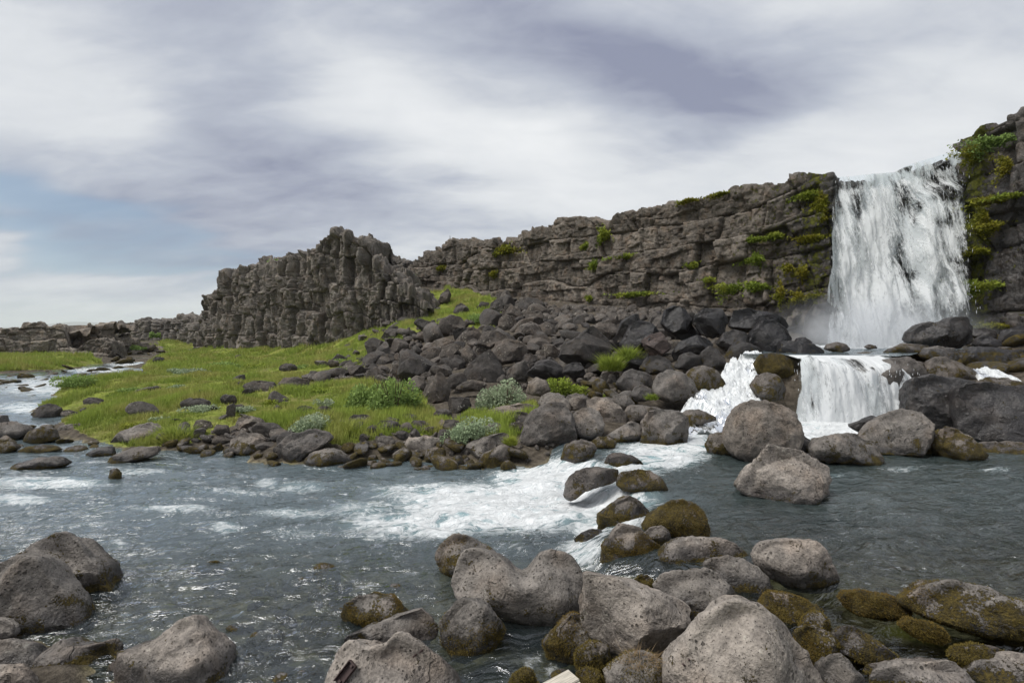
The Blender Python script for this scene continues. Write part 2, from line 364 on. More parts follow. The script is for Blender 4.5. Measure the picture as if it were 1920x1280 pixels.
def simple_mat(name, c, rough=0.8, metal=0.0, grain=None):
    m, N = new_mat(name)
    tc = N.n('ShaderNodeTexCoord').outputs['Object']
    if grain: tc = N.n('ShaderNodeMapping', {'Vector': tc, 'Scale': grain}).outputs[0]
    n = N.noise(tc, 9.0, 6.0, 0.65, 0.4)
    col = N.mix(N.ss(n, 0.3, 0.7), tuple(x * 0.55 for x in c) + (1,), c + (1,))
    bp = N.n('ShaderNodeBump', {'Strength': 0.4, 'Distance': 0.004, 'Height': n})
    b = N.n('ShaderNodeBsdfPrincipled', {'Base Color': col, 'Roughness': rough, 'Metallic': metal, 'Normal': bp.outputs[0]})
    N.n('ShaderNodeOutputMaterial', {'Surface': b})
    return m
M['droplet'] = simple_mat('white_droplet', (0.70, 0.72, 0.74), 0.5)
M['wood'] = simple_mat('weathered_wood', (0.56, 0.51, 0.43), 0.85, 0.0, (1.0, 14.0, 14.0))
M['rust'] = simple_mat('rusty_steel', (0.07, 0.042, 0.04), 0.6, 0.3)
M['twig'] = simple_mat('twig_bark', (0.09, 0.06, 0.035), 0.9)
M['post'] = simple_mat('marker_post_wood', (0.16, 0.15, 0.15), 0.9)
M['mountain'] = simple_mat('far_mountain_rock', (0.13, 0.12, 0.11), 0.95)
M['fuzz'] = leaf_material('brown_moss_fuzz', (0.028, 0.022, 0.007), (0.22, 0.165, 0.028), (0.16, 0.10, 0.02))
M['dry'] = leaf_material('dry_grass', (0.14, 0.09, 0.045), (0.34, 0.25, 0.14), (0.30, 0.20, 0.10))
# ------------------------------------------------------------------ terrain: heights interpolated from control points (photo column, metres away, height)
CTRL = """520,12.2,.22 620,12.2,.3 700,12.3,.3 800,12.3,.3 880,12.2,.3 960,12.2,.3 1040,12.5,.45 1120,13,.5 1200,13.5,.5
440,13.2,.2 360,13.2,.2 300,13.6,.25 220,14.4,.25 160,16,.3 750,15.8,.55 600,17,.55 450,18,.5 300,20,.5 180,20,.45 130,24,.45
900,16,.65 1000,16,.7 1100,16,.8 1200,16.2,1.1 200,28.5,.4 300,32,.6 500,30,.7 700,25,.7 600,36,.75 420,50,.5 380,57,.6 330,57,.3 290,40,.5 320,47,.45
880,20,.9 980,20,1.0 1060,20,1.3 1150,20,1.7 1250,19.5,1.9 1350,19,2.0 820,26,1.5 950,26,2.3 1050,26,2.5 1150,25,2.6 1250,24,2.7 1400,22.5,2.7 1500,23,2.3
760,33,2.0 850,34,3.4 950,35,3.8 1050,34,3.8 1150,33,4.0 1300,29,3.5 1450,26,2.9 830,48,6.2 800,52,7.2 740,60,8.2 700,44,3.5 690,39,2.5 640,40,1.5 580,42,.75 500,48,.7
880,44,5.2 1000,62,8 1300,46,8 1700,36,8 1950,30,8
1500,16.4,2.0 1600,16.6,2.0 1700,16.6,2.0 1600,20,1.9 1750,20,1.9 1650,25,2.0 1500,22,2.3 1850,20,2.4 1950,18,2.6 1950,22,3
1480,13.2,-.25 1600,13.2,-.3 1700,13.2,-.2 1600,14.6,-.05 1500,14.6,0 1690,14.5,.1 1600,15.7,1.75 1500,15.8,1.8 1700,15.7,1.8 1310,13.4,-.1 1400,13.6,-.1 1800,13.5,.4 1920,13,.4 1850,15.5,1.5 2000,15,1.7 1300,14.8,.3 1380,15.6,1.0 1420,16.6,1.9 1330,17,1.6
1300,11,-.1 1500,9,-.2 1600,11,-.1 1750,8,-.3 1700,6,-.2 1900,7,-.4 1900,10.5,-.1 1400,7,-.1 1250,9,.05 1800,4.8,0 1650,4.6,0
1100,10.2,.0 1200,8.6,.1 1200,7.2,.05 1170,6.2,.05 1000,8,-.5 900,9.5,-.5 800,7,-.4 600,9,-.45 500,6.5,-.4 300,8,-.45 100,9,-.4 0,12,-.35
600,5,-.3 450,4.8,-.3 1000,6,-.4 980,4.6,-.3 250,11.5,-.3 700,11.3,-.35 880,11,-.3 520,11,-.35 400,12,-.3 100,13.8,-.2 60,17,-.3 0,22,-.3 60,28,-.3 130,34,-.3 220,38,-.25
40,23,-.35 85,24,-.25 70,21,-.25 0,33,-.25 60,34,-.25 120,36.5,-.2 170,41,-.2 150,35,-.3 200,36,-.3 235,38,-.25 255,44,-.25 285,52,-.2 300,60,-.2 312,70,-.1 230,42,-.25 100,30,-.3 60,24,-.3 100,24,-.25
20,36,.5 100,39,.6 170,44,.45 200,50,.3 0,45,.8 -100,36,.8 -150,15,-.2 -300,10,-.2 -300,30,.6
250,75,.4 340,80,.6 200,90,1 100,70,.8 -200,60,1 300,62,.3 340,68,.5
200,4.2,.0 100,4.4,.05 0,4.5,.05 700,3.8,-.05 960,3.6,.0 1200,3.6,.05 1400,3.3,.2 1600,3.4,.25 1800,3.4,.3 2000,3.6,.35 960,2.2,.3 200,2.5,.2 1700,2.3,.4 960,.5,.5
2100,8,-.2 2300,10,.6 2300,6,.5 2200,13,1.5"""
CP = np.array([[float(v) for v in t.split(',')] for t in CTRL.split()])
CXY = np.stack([(CP[:, 0] - CX) / F * CP[:, 1], CP[:, 1]], 1)
extra = []
for r in (150.0, 400.0):
    for a in range(-180, 180, 20):
        zr = 0.0 if abs(a) > 100 or a < 5 else 6.0
        extra.append((math.sin(math.radians(a)) * r, math.cos(math.radians(a)) * r, zr if r < 200 else 0.0))
for a in range(60, 301, 20):
    for r in (8.0, 30.0): extra.append((math.sin(math.radians(a)) * r, math.cos(math.radians(a)) * r, 0.7))
CXY = np.concatenate([CXY, np.array(extra)[:, :2]]); CZ = np.concatenate([CP[:, 2], np.array(extra)[:, 2]])
D0 = np.sqrt(((CXY[:, None] - CXY[None]) ** 2).sum(-1) + 0.02)
COEF = np.linalg.solve(D0 + 1e-6 * np.eye(len(CZ)), CZ - CZ.mean()); CM = CZ.mean()
def rbf(x, y):
    x = np.asarray(x, float).ravel(); y = np.asarray(y, float).ravel(); out = np.empty(len(x))
    for a in range(0, len(x), 20000):
        b = slice(a, a + 20000)
        out[b] = np.sqrt((x[b, None] - CXY[None, :, 0]) ** 2 + (y[b, None] - CXY[None, :, 1]) ** 2 + 0.02) @ COEF + CM
    far = np.sqrt(x * x + y * y); k = sstep(far, 200, 500)
    return out * (1 - k)
def terrain(x, y):
    z = rbf(x, y); p = P3(x, y); r = np.sqrt(p[:, 0] ** 2 + p[:, 1] ** 2)
    return z + 0.15 * fbm(p, 0.45, 3, 3) * sstep(r, 6, 14) * (1 - sstep(r, 100, 300)) + 0.035 * fbm(p, 2.1, 3, 5) * (1 - sstep(r, 100, 300))

# ------------------------------------------------------------------ water levels
ZM, ZU = 0.35, 2.3                    # middle pool, upper pool (the near pool and the river are 0)
CREST = [Wz(*q) for q in [(1030, 24, 0), (1052, 13, 0), (1068, 11.0, 0), (1110, 10.4, 0), (1150, 9.9, 0), (1165, 9.0, 0), (1240, 8.2, 0), (1205, 7.4, 0), (1140, 6.7, 0), (1215, 5.9, 0),
                          (1300, 5.2, 0), (1400, 4.7, 0), (1490, 4.4, 0), (1560, 3.9, 0), (1600, 3.4, 0), (1500, 2.0, 0)]]
CREST = np.array(CREST)[:, :2]
def crest_sd(x, y):
    x = np.asarray(x, float).ravel(); y = np.asarray(y, float).ravel()
    best = np.full(len(x), 1e9); sg = np.zeros(len(x))
    for a, b in zip(CREST[:-1], CREST[1:]):
        ab = b - a; t = np.clip(((x - a[0]) * ab[0] + (y - a[1]) * ab[1]) / (ab @ ab), 0, 1)
        dx = x - a[0] - t * ab[0]; dy = y - a[1] - t * ab[1]; d = np.hypot(dx, dy)
        s = np.sign(dx * -ab[1] + dy * ab[0])      # + on the right-hand pool side after the flip below
        up = d < best - 1e-9
        best = np.where(up, d, best); sg = np.where(up, s, sg)
    poly = [tuple(c) for c in CREST] + [(60, 2), (60, 24)]
    ins = in_poly(x, y, poly)
    return np.where(ins, best, -best)
def zwater(x, y):
    s = crest_sd(x, y)
    return ZM * sstep(s, -0.85, 0.12)
def zwater1(x, y): return float(zwater([x], [y])[0])
def hit(px, py, water=True):
    d = HD; z = H - (py - HY) / F * d
    t = np.clip((px - HP[0]) / (HP[1] - HP[0]), 0, len(HP) - 1.001); i = int(t); t -= i
    s = HT[i] * (1 - t) + HT[i + 1] * t
    k = np.nonzero(z < s)[0]
    return float(d[k[0]]) if len(k) else 60.0
HD = np.geomspace(2.6, 140, 700); HP = np.arange(-260, 2261, 12.0)
_px, _d = np.meshgrid(HP, HD, indexing='ij'); _x = ((_px - CX) / F * _d).ravel(); _d = _d.ravel()
HT = np.maximum(rbf(_x, _d), zwater(_x, _d))
HT = np.where((_px.ravel() > 1430) & (_d > 15.7) & (_d < 26), np.maximum(HT, ZU), HT).reshape(len(HP), len(HD))

GRASS_POLYS = [pts("67,770 100,745 112,720 160,708 225,705 282,702 262,692 275,680 325,658 373,645 440,645 580,650 640,636 690,610 740,592 785,570 790,548 830,545 850,530 930,560 945,600 900,618 860,600 830,612 780,622 740,645 680,672 690,690 600,706 540,716 480,735 560,728 640,716 700,712 790,732 800,770 850,790 880,770 930,772 1000,752 1010,775 940,800 985,812 900,838 850,820 760,812 640,835 560,810 500,800 440,795 380,822 350,834 210,838 165,816 110,788"),
    pts("-40,697 -40,660 60,662 140,660 175,668 195,683 110,692"), pts("208,663 225,649 290,648 302,654 225,664"), pts("296,645 308,632 345,640 372,648 366,657 310,658"),
    pts("870,612 885,590 920,580 935,600 925,620")]
def turf_mask(x, y, z):
    yy = np.maximum(y, 0.5); px, py = topx(x, yy, z)
    m = np.zeros(len(x), bool)
    for g in GRASS_POLYS: m |= in_poly(px, py, g)
    return m & (y > 11) & (y < 95)

def build_ground():
    ang = np.radians(np.concatenate([np.linspace(-180, -62, 24)[:-1], np.linspace(-62, 62, 430), np.linspace(62, 180, 24)[1:]]))
    rr = np.concatenate([[0.05, 0.7], np.geomspace(1.4, 110, 420), np.geomspace(114, 26000, 46)])
    A, R = np.meshgrid(ang, rr); x = (np.sin(A) * R).ravel(); y = (np.cos(A) * R).ravel()
    z = terrain(x, y)
    t = turf_mask(x, y, z).astype(float)
    far = np.hypot(x, y)
    t = np.maximum(t, sstep(far, 95, 130)); t = np.where((y < 2) & (far < 60), 0.6, t)
    # soften
    T = t.reshape(R.shape); 
    for _ in range(2): T[1:-1, 1:-1] = (T[1:-1, 1:-1] * 2 + T[:-2, 1:-1] + T[2:, 1:-1] + T[1:-1, :-2] + T[1:-1, 2:]) / 6
    zw = zwater(x, y)
    bed = sstep(zw + 0.05 - z, 0.0, 0.12) * (far < 90)
    me = mesh_np('ground', P3(x, y, z), grid_faces(*R.shape), True, {'turf': T.ravel(), 'bed': bed}, M['ground'])
    tag(link('ground', me), 'stony riverbank ground with turf, soil and a brown stream bed', None, kind='structure')
build_ground()

# ------------------------------------------------------------------ river surface
FOAM_SHEEN = [(940, 950, 250, 58, 1.0), (1040, 940, 130, 60, 1.0), (780, 982, 190, 36, .80), (690, 955, 120, 30, .62), (800, 920, 150, 26, .70), (1070, 890, 70, 48, .95), (1165, 965, 60, 36, .95), (1110, 985, 60, 30, .8), (560, 912, 90, 20, .58), (500, 905, 40, 14, .62),
        (90, 906, 150, 18, .74), (40, 938, 90, 13, .68), (330, 955, 110, 14, .68), (425, 988, 44, 14, .66), (222, 1022, 34, 24, .55), (690, 1000, 90, 20, .55), (250, 885, 90, 12, .62), (60, 805, 120, 16, .55), (90, 725, 150, 30, .70), (240, 682, 60, 14, .68), (50, 765, 90, 18, .66), (190, 694, 100, 9, .70), (620, 880, 50, 10, .4), (840, 930, 120, 26, .88), (1000, 905, 110, 40, .92), (1130, 935, 70, 50, .95), (960, 1030, 70, 30, .45), (40, 990, 40, 12, .35),  # far-left river entries whiten the water in place of its bright sky reflection
        (1235, 852, 120, 42, .85), (1180, 885, 80, 36, .80), (1290, 828, 60, 36, .85), (1590, 795, 150, 30, 1.2), (1540, 812, 80, 18, 1.0), (1325, 790, 60, 34, 1.0), (1240, 830, 60, 16, .7), (1690, 878, 80, 12, .5), (1870, 882, 50, 10, .6), (1570, 892, 40, 10, .5), (1210, 930, 60, 22, .6), (1740, 900, 120, 16, .3), (1100, 1050, 40, 26, .62), (1120, 1035, 26, 20, .6),
        (1000, 1245, 40, 26, .50), (1035, 1255, 24, 24, .52), (560, 962, 150, 14, .58), (440, 922, 130, 11, .56), (150, 985, 120, 14, .52), (560, 1000, 120, 16, .5)]
def foam_sheen_at(x, y, z):
    px, py = topx(x, np.maximum(y, 0.5), z); f = np.zeros(len(x))
    for (a, b, rx, ry, s) in FOAM_SHEEN:
        f = np.maximum(f, s * np.exp(-(((px - a) / rx) ** 2 + ((py - b) / ry) ** 2) ** 1.3))
    return np.clip(f, 0, 1)
def flow_uv(x, y):
    # river runs from the pool on the right to the far left; near rows flow left, far rows flow away up the valley
    a = np.radians(200) + np.radians(-50) * sstep(y, 12, 45) - np.radians(12) * sstep(x, 0, 6)
    c, s = np.cos(a), np.sin(a)
    am = np.radians(196); k = sstep(y, 16, 34)
    u1 = x * np.cos(am) + y * np.sin(am); v1 = -x * np.sin(am) + y * np.cos(am)
    a2 = np.radians(140); u2 = x * np.cos(a2) + y * np.sin(a2); v2 = -x * np.sin(a2) + y * np.cos(a2)
    return u1 * (1 - k) + u2 * k, v1 * (1 - k) + v2 * k
def build_river():
    ang = np.radians(np.linspace(-56, 56, 520)); rr = np.geomspace(2.4, 100, 520)
    A, R = np.meshgrid(ang, rr); y = (R).ravel(); x = (np.tan(A) * R).ravel()
    z = zwater(x, y); f = foam_sheen_at(x, y, z); s = crest_sd(x, y)
    rap = np.exp(-((s + 0.35) / 0.55) ** 2) * (y > 6.4) * (y < 11)
    f = np.maximum(f, rap * 0.72)
    u, v = flow_uv(x, y)
    q = np.stack([u * 0.6, v * 1.5, np.zeros_like(u)], 1)
    amp = 0.022 + 0.035 * f + 0.05 * rap
    z = z + amp * fbm(q, 1.5, 4, 21, 0.55) + 0.035 * f * np.abs(fbm(q, 4.5, 3, 31, 0.6)) + 0.016 * fbm(q, 4.0, 3, 41)
    dep = 0.13 + 0.62 * sstep(y, 5.2, 9.0) - 0.25 * sstep(x, 2.0, 3.6) * (1 - sstep(y, 4.6, 5.6))
    dep = dep + 0.12 * sstep(x, 1.0, 4.0) * sstep(y, 5.5, 7)
    me = mesh_np('river', P3(x, y, z), grid_faces(*R.shape), True, {'foam': f, 'flow_u': u, 'flow_v': v, 'deep': np.clip(dep, 0, 1), 'sky_sheen': (1 - sstep(x, 0.5, 3.5) * sstep(y, 3, 6)) , 'chop': 0.13 + 0.87 * (1 - sstep(y, 7, 22)) * (0.55 + 0.45 * sstep(fbm(P3(x, y), 0.5, 2, 61), -0.5, 0.4))}, M['water'])  # left water gets the painted sky reflection, right pool stays dark
    tag(link('river', me), 'clear rippled river with white rapids', None, kind='structure')
build_river()
def build_upper_pool():
    rr = np.linspace(15.8, 26.2, 170); U, R = np.meshgrid(np.linspace(0, 1, 150), rr)
    lft = np.interp(rr, [15.15, 15.8, 16.3, 17.0, 17.6, 19, 22, 26.2], [1500, 1490, 1440, 1392, 1392, 1440, 1490, 1530]); rgt = np.interp(rr, [15.15, 15.6, 16.5, 18, 19, 22, 26.2], [1690, 1704, 1716, 1740, 1770, 1850, 1850])
    PX = lft[:, None] + (rgt - lft)[:, None] * U; y = R.ravel(); px = PX.ravel(); x = (px - CX) / F * y; A = PX
    f = 0.22 + 0.9 * sstep(y, 19.5, 24) * np.exp(-((px - 1650) / 150) ** 4) + 0.3 * (1 - sstep(y, 15.15, 16.3))
    z = np.full(len(x), ZU) + (0.03 + 0.07 * sstep(y, 20, 24)) * fbm(P3(x, y), 1.6, 4, 9)
        # the outer edge follows the shore
    keep = np.ones(len(x), bool)
    me = mesh_np('upper_pool', P3(x, y, z), grid_faces(*R.shape), True, {'foam': np.clip(f, 0, 1), 'flow_u': -y, 'flow_v': x, 'deep': np.full(len(x), .75), 'sky_sheen': np.ones(len(x)), 'chop': np.full(len(x), .6)}, M['water'])
    tag(link('upper_pool', me), 'foaming plunge pool at the foot of the waterfall', None, kind='structure')
build_upper_pool()

# ------------------------------------------------------------------ cliffs: a fractured sheet, one object per block
def wetness(px, z):
    return np.clip(np.exp(-((px - 1560) / 95.0) ** 2) * 0.9 + sstep(px, 1560, 1600) * 0.95, 0, 1)
def blocks(s, t, cw, ch, seed, wob=1.0):
    """courses of rock with upright joints: block id, distance to the nearest joint (m), place inside the block (-.5..+.5)"""
    z0 = np.zeros(s.shape, np.int64)
    b = t / ch; b = b + 0.34 * vnoise(np.stack([b * 0.9, z0 + 0.5, z0 + seed * 1.0], 1), 1.0, seed)
    b = b + 0.16 * wob * vnoise(np.stack([s / cw * 0.45, b * 0.7, z0 * 1.0], 1), 1.0, seed + 4)
    jj = np.floor(b).astype(np.int64); fb = b - jj
    w = cw * (0.6 + 0.9 * _h(jj, z0, z0 + 3, seed))
    a = (s + 50) / w + 7 * _h(jj, z0, z0 + 5, seed) + (fb - 0.5) * 0.5 * wob * (_h(jj, z0, z0 + 6, seed) - 0.5)
    i0 = np.floor(a).astype(np.int64); jit = lambda i: 0.62 * (_h(i, jj, z0 + 8, seed) - 0.5)
    sl = lambda i: (fb - 0.5) * 0.45 * min(wob, 1.6) * (_h(i, jj, z0 + 9, seed) - 0.5)
    lo = i0 + jit(i0) + sl(i0); hi = i0 + 1 + jit(i0 + 1) + sl(i0 + 1)
    ii = np.where(a < lo, i0 - 1, np.where(a > hi, i0 + 1, i0))
    lo = ii + jit(ii) + sl(ii); hi = ii + 1 + jit(ii + 1) + sl(ii + 1)
    ox = (a - lo) / np.maximum(hi - lo, 1e-3) - 0.5; oy = fb - 0.5
    e = np.minimum(np.minimum(a - lo, hi - a) * w, np.minimum(fb, 1 - fb) * ch)
    return ii, jj, e, ox, oy
def rock_wall(name, label, cat, P, nu, nv, cell, amp, seed, mat, back=7.0, nb=30, sub=0.42, small_amp=0.34, strata=0.0, moss=0.0, wetfn=None, jag=0.35, maxblocks=280, tint=(1, 1, 1), lean=0.0, deep=1.5, mossfn=None, wob=1.0):
    Q = np.array([[(p[0] - CX) / F * p[1], p[1], H - (p[2] - HY) / F * p[1], p[3]] for p in P])
    seg = np.hypot(np.diff(Q[:, 0]), np.diff(Q[:, 1])); S = np.concatenate([[0], np.cumsum(seg)])
    s = np.linspace(0, S[-1], nu)
    # more samples where near
    w = np.sqrt(1 + np.gradient(np.interp(s, S, Q[:, 2]), s) ** 2) / np.interp(s, S, Q[:, 1]); cw = np.concatenate([[0], np.cumsum((w[1:] + w[:-1]) / 2)]); s = np.interp(np.linspace(0, cw[-1], nu), cw, s)
    cx, cy, zt, zb = (np.interp(s, S, Q[:, k]) for k in range(4))
    tx, ty = np.gradient(cx, s), np.gradient(cy, s)
    kk = max(3, nu // 30); ker = np.ones(kk) / kk
    pad = lambda a: np.convolve(np.pad(a, (kk // 2, kk - 1 - kk // 2), 'edge'), ker, 'valid')
    tx, ty = pad(tx), pad(ty); L = np.hypot(tx, ty); tx /= L; ty /= L
    nx, ny = ty, -tx
    fl = np.sign(-(nx * cx + ny * cy).mean()); nx, ny = nx * fl, ny * fl
    zb = zb - deep
    fv = np.linspace(0, 1, nv) ** 0.9
    bb = np.linspace(0, 1, nb + 1)[1:] ** 1.6 * back
    Zf = zb[None] + (zt - zb)[None] * fv[:, None]
    dz = (zt[None] - Zf)
    a_f = np.pi / 2 * (1 - sstep(dz, 0, 0.6)) * 0.5
    Xf = cx[None] - nx[None] * lean * (1 - dz / np.maximum(zt - zb, .1)[None]) * (zt - zb)[None]; Yf = cy[None] - ny[None] * lean * (1 - dz / np.maximum(zt - zb, .1)[None]) * (zt - zb)[None]
    Xb = Xf[-1][None] - nx[None] * bb[:, None]; Yb = Yf[-1][None] - ny[None] * bb[:, None]; Zb = np.repeat(zt[None], nb, 0) - 0.02 * bb[:, None] ** 1.3
    a_b = np.pi / 2 * (0.5 + 0.5 * sstep(bb, 0, 0.6))[:, None] * np.ones(nu)[None]
    X = np.concatenate([Xf, Xb]); Y = np.concatenate([Yf, Yb]); Z = np.concatenate([Zf, Zb]); Aa = np.concatenate([a_f, a_b])
    T = np.concatenate([Zf, zt[None] + bb[:, None] * np.ones(nu)[None]])
    SS = np.repeat(s[None], nv + nb, 0)
    sh = X.shape; p = np.stack([SS.ravel(), T.ravel(), np.zeros(X.size)], 1)
    sw = SS.ravel() + 0.05 * cell[0] * fbm(p, 1.1 / cell[0], 2, seed + 1); tw = T.ravel() + 0.05 * cell[1] * fbm(p, 1.1 / cell[1], 2, seed + 2)
    if strata: tw = tw + strata * vnoise(np.stack([SS.ravel() * 0.12, np.zeros(X.size), np.zeros(X.size)], 1), 1.0, seed + 9)
    bi, bj, e1, ox, oy = blocks(sw, tw, cell[0], cell[1], seed, wob)
    z0 = np.zeros(len(bi), np.int64)
    r = lambda k: _h(bi, bj, z0 + k, seed + 50)
    crack = np.exp(-e1 / 0.05)
    disp = amp * ((r(1) - 0.5) * 1.25 + (r(2) - 0.5) * 0.9 * ox + (r(3) - 0.35) * 0.8 * oy) - 0.28 * amp * crack
    b2i, b2j, e2, qx, qy = blocks(sw + 3.3, tw + 1.7, cell[0] * sub, cell[1] * sub * 1.25, seed + 5, wob)
    q = lambda k: _h(b2i, b2j, z0 + k, seed + 70)
    disp += amp * small_amp * ((q(1) - 0.5) * 1.5 + (q(2) - 0.5) * 1.1 * qx + (q(3) - 0.4) * 1.1 * qy) - 0.25 * amp * small_amp * np.exp(-e2 / 0.03)
    b3i, b3j, h1, h2, rx, ry = worley(sw * 1.0 + 8.1, tw + 4.7, cell[0] * sub * 0.42, cell[1] * sub * 0.45, seed + 8)
    q3 = lambda k: _h(b3i, b3j, z0 + k, seed + 90)
    disp += amp * small_amp * 0.34 * ((q3(1) - 0.5) * 1.3 + (q3(2) - 0.5) * 1.4 * rx + (q3(3) - 0.5) * 1.4 * ry - 0.3 * np.exp(-(h2 - h1) / 0.08))
    disp += amp * 0.07 * fbm(p, 1.6, 4, seed + 3)
    topness = sstep(Aa.ravel(), 0.15, 1.4)
    disp += topness * jag * (r(4) - 0.55)
    disp += topness * jag * 0.6 * (q(4) - 0.5)
    NX = np.repeat(nx[None], nv + nb, 0).ravel() * np.cos(Aa.ravel()); NY = np.repeat(ny[None], nv + nb, 0).ravel() * np.cos(Aa.ravel()); NZ = np.sin(Aa.ravel())
    V = np.stack([X.ravel() + NX * disp, Y.ravel() + NY * disp, Z.ravel() + NZ * disp], 1)
    # small lateral shear so that faces are not all parallel
    V[:, 2] += 0.10 * amp * (q(6) - 0.5)
    px = CX + F * V[:, 0] / V[:, 1]
    wet = wetfn(px, V[:, 2]) if wetfn else np.zeros(len(V))
    # moss sits where the sheet leans back (ledges) and near the spray
    Dg = disp.reshape(sh); ledge = np.zeros(sh); ledge[1:] = Dg[:-1] - Dg[1:]
    ms = moss * (0.15 + 1.6 * sstep(ledge.ravel(), 0.03, 0.25) + 0.35 * topness)
    if mossfn: ms = ms + mossfn(px, V[:, 2], V[:, 1])
    fcs = grid_faces(*sh)
    if np.cross([nx[nu // 2], ny[nu // 2], 0], [0, 0, 1])[0] * tx[nu // 2] + 0 > 1e9: fcs = fcs[:, ::-1]
    idk = (bi + 4000) * 9000 + (bj + 4000)
    fid = idk[fcs[:, 0]]
    root = empty(name, tuple(Q[:, :3].mean(0) * np.array([1, 1, 0]) + np.array([0, 0, float(zb.mean())])))
    tag(root, label, cat)
    base = np.array(root.location)
    ids, inv, cnt = np.unique(fid, return_inverse=True, return_counts=True)
    # apparent size of each block in the photograph
    fx, fy = topx(V[fcs[:, 0], 0], V[fcs[:, 0], 1], V[fcs[:, 0], 2])
    vis = (fx > -60) & (fx < 1980)
    sz = np.bincount(inv, weights=vis.astype(float), minlength=len(ids))
    order = np.argsort(-sz); big = set(order[:maxblocks].tolist()) - set(np.nonzero(sz < 30)[0].tolist())
    rest = []
    def emit(nm, fsel, kind=None):
        ff = fcs[fsel]; uq, iv = np.unique(ff, return_inverse=True)
        me = mesh_np(nm, V[uq] - base, iv.reshape(-1, 4), True, {'wet': wet[uq], 'moss': ms[uq]}, mat)
        o = link(nm, me, parent=root); o.color = tint + (1,)
        if kind: o['kind'] = kind
        return o
    srt = np.argsort(inv, kind='stable'); st = np.concatenate([[0], np.cumsum(cnt)])
    for k in range(len(ids)):
        sel = srt[st[k]:st[k + 1]]
        if k in big: 
            o = emit('rock_block', sel); v = 0.80 + 0.38 * ((k * 7919) % 101) / 101.0; o.color = (tint[0] * v, tint[1] * v, tint[2] * v, 1)
        else: rest.append(sel)
    if rest: emit('rock_rubble', np.concatenate(rest), 'stuff')
    return root

def inv_d(px, tab):
    a = np.array(tab); return 1 / np.interp(px, a[:, 0], 1 / a[:, 1])
CL_D = [(760, 62), (1560, 25.6), (1575, 26.2), (1840, 25.2)]
CL_T = [(760, 505), (775, 498), (782, 480), (800, 474), (832, 470), (838, 458), (850, 452), (900, 453), (925, 452), (955, 446), (1000, 441), (1006, 428), (1035, 424), (1050, 414), (1100, 411), (1125, 413), (1138, 424), (1146, 416), (1165, 404), (1200, 393), (1250, 382), (1300, 371), (1350, 361), (1400, 355), (1450, 348), (1500, 339), (1558, 334), (1572, 346), (1600, 344), (1680, 337), (1700, 326), (1740, 315), (1800, 298), (1815, 290), (1845, 282)]
def cliff_base(px): return np.interp(px, [760, 800, 900, 1000, 1150, 1300, 1450, 1560, 1850], [7.0, 6.6, 4.6, 3.6, 3.8, 3.3, 2.6, 2.0, 1.8])
def cliff_moss(px, z, y):
    m = 0.62 * np.exp(-((px - 1532) / 28.0) ** 2) * (0.35 + 0.5 * sstep(z, 3, 6)) + 0.25 * np.exp(-((px - 1450) / 70.0) ** 2)
    return m + 0.30 * sstep(px, 1720, 1800)
rock_wall('basalt_cliff', 'long layered brown basalt cliff left of the waterfall', 'cliff', [(px, inv_d(px, CL_D), np.interp(px, *zip(*CL_T)), cliff_base(px)) for px in range(760, 1850, 6)],
          760, 210, (1.9, 1.75), 0.62, 11, M['cliff'], strata=0.5, moss=0.20, wetfn=wetness, jag=0.16, wob=1.5, small_amp=0.42, mossfn=cliff_moss, maxblocks=290, tint=(0.84, 0.82, 0.80))
RC_T = [(1806, 281), (1812, 268), (1822, 254), (1832, 243), (1848, 233), (1870, 224), (1890, 217), (1920, 209), (2000, 190), (2120, 170)]
RC_D = [(1806, 25.0), (1816, 23.9), (1836, 23.2), (1920, 21.6), (2120, 18.5)]
rock_wall('dark_wet_cliff', 'dark wet mossy cliff at the right edge beside the waterfall', 'cliff', [(px, inv_d(px, RC_D), np.interp(px, *zip(*RC_T)), 1.8) for px in range(1806, 2121, 5)],
          220, 180, (2.2, 2.1), 0.60, 23, M['cliff'], strata=0.3, moss=0.35, wetfn=lambda px, z: np.full(len(px), 1.0) * (1 - 0.55 * sstep(z, 9.5, 11.5)), jag=0.15, mossfn=lambda px, z, y: 0.75 * np.exp(-((px - 1830) / 26.0) ** 2), maxblocks=200, tint=(0.85, 0.85, 0.87))
LW_T = [(366, 600), (372, 594), (373, 558), (384, 556), (408, 553), (411, 524), (420, 517), (440, 511), (455, 500), (475, 496), (500, 494), (530, 489), (540, 482), (560, 474), (572, 466), (598, 462), (604, 446), (618, 437), (640, 438), (646, 446), (668, 449), (682, 460), (690, 468), (694, 490), (712, 494), (730, 506), (748, 522), (770, 545), (790, 566), (802, 580)]
LW_D = [(366, 60), (580, 45), (690, 42), (802, 41)]
def lw_base(px): return np.interp(px, [366, 580, 640, 690, 740, 802], [.5, .7, 1.2, 2.4, 3.6, 4.6])
rock_wall('left_rock_wall', 'tall jagged grey rock wall with a stepped peak behind the meadow', 'rock wall', [(px, inv_d(px, LW_D), np.interp(px, *zip(*LW_T)), lw_base(px)) for px in range(366, 803, 3)],
          520, 230, (0.85, 2.3), 0.95, 37, M['crag'], back=5, nb=60, moss=0.10, jag=0.55, small_amp=0.42, sub=0.5, lean=0.02, wob=2.6, maxblocks=295, tint=(0.86, 0.845, 0.825))
GC_T = [(690, 492), (705, 489), (715, 492), (735, 488), (752, 485), (768, 489), (780, 496), (800, 505), (830, 530)]
rock_wall('gap_crag', 'low dark crag in the gap between the rock wall and the cliff', 'crag', [(px, 66.0, np.interp(px, *zip(*GC_T)), 7.0) for px in range(690, 831, 5)],
          90, 60, (1.7, 1.7), 0.8, 41, M['crag'], wob=2, jag=0.5, back=4, nb=14, maxblocks=40, tint=(0.62, 0.62, 0.64))
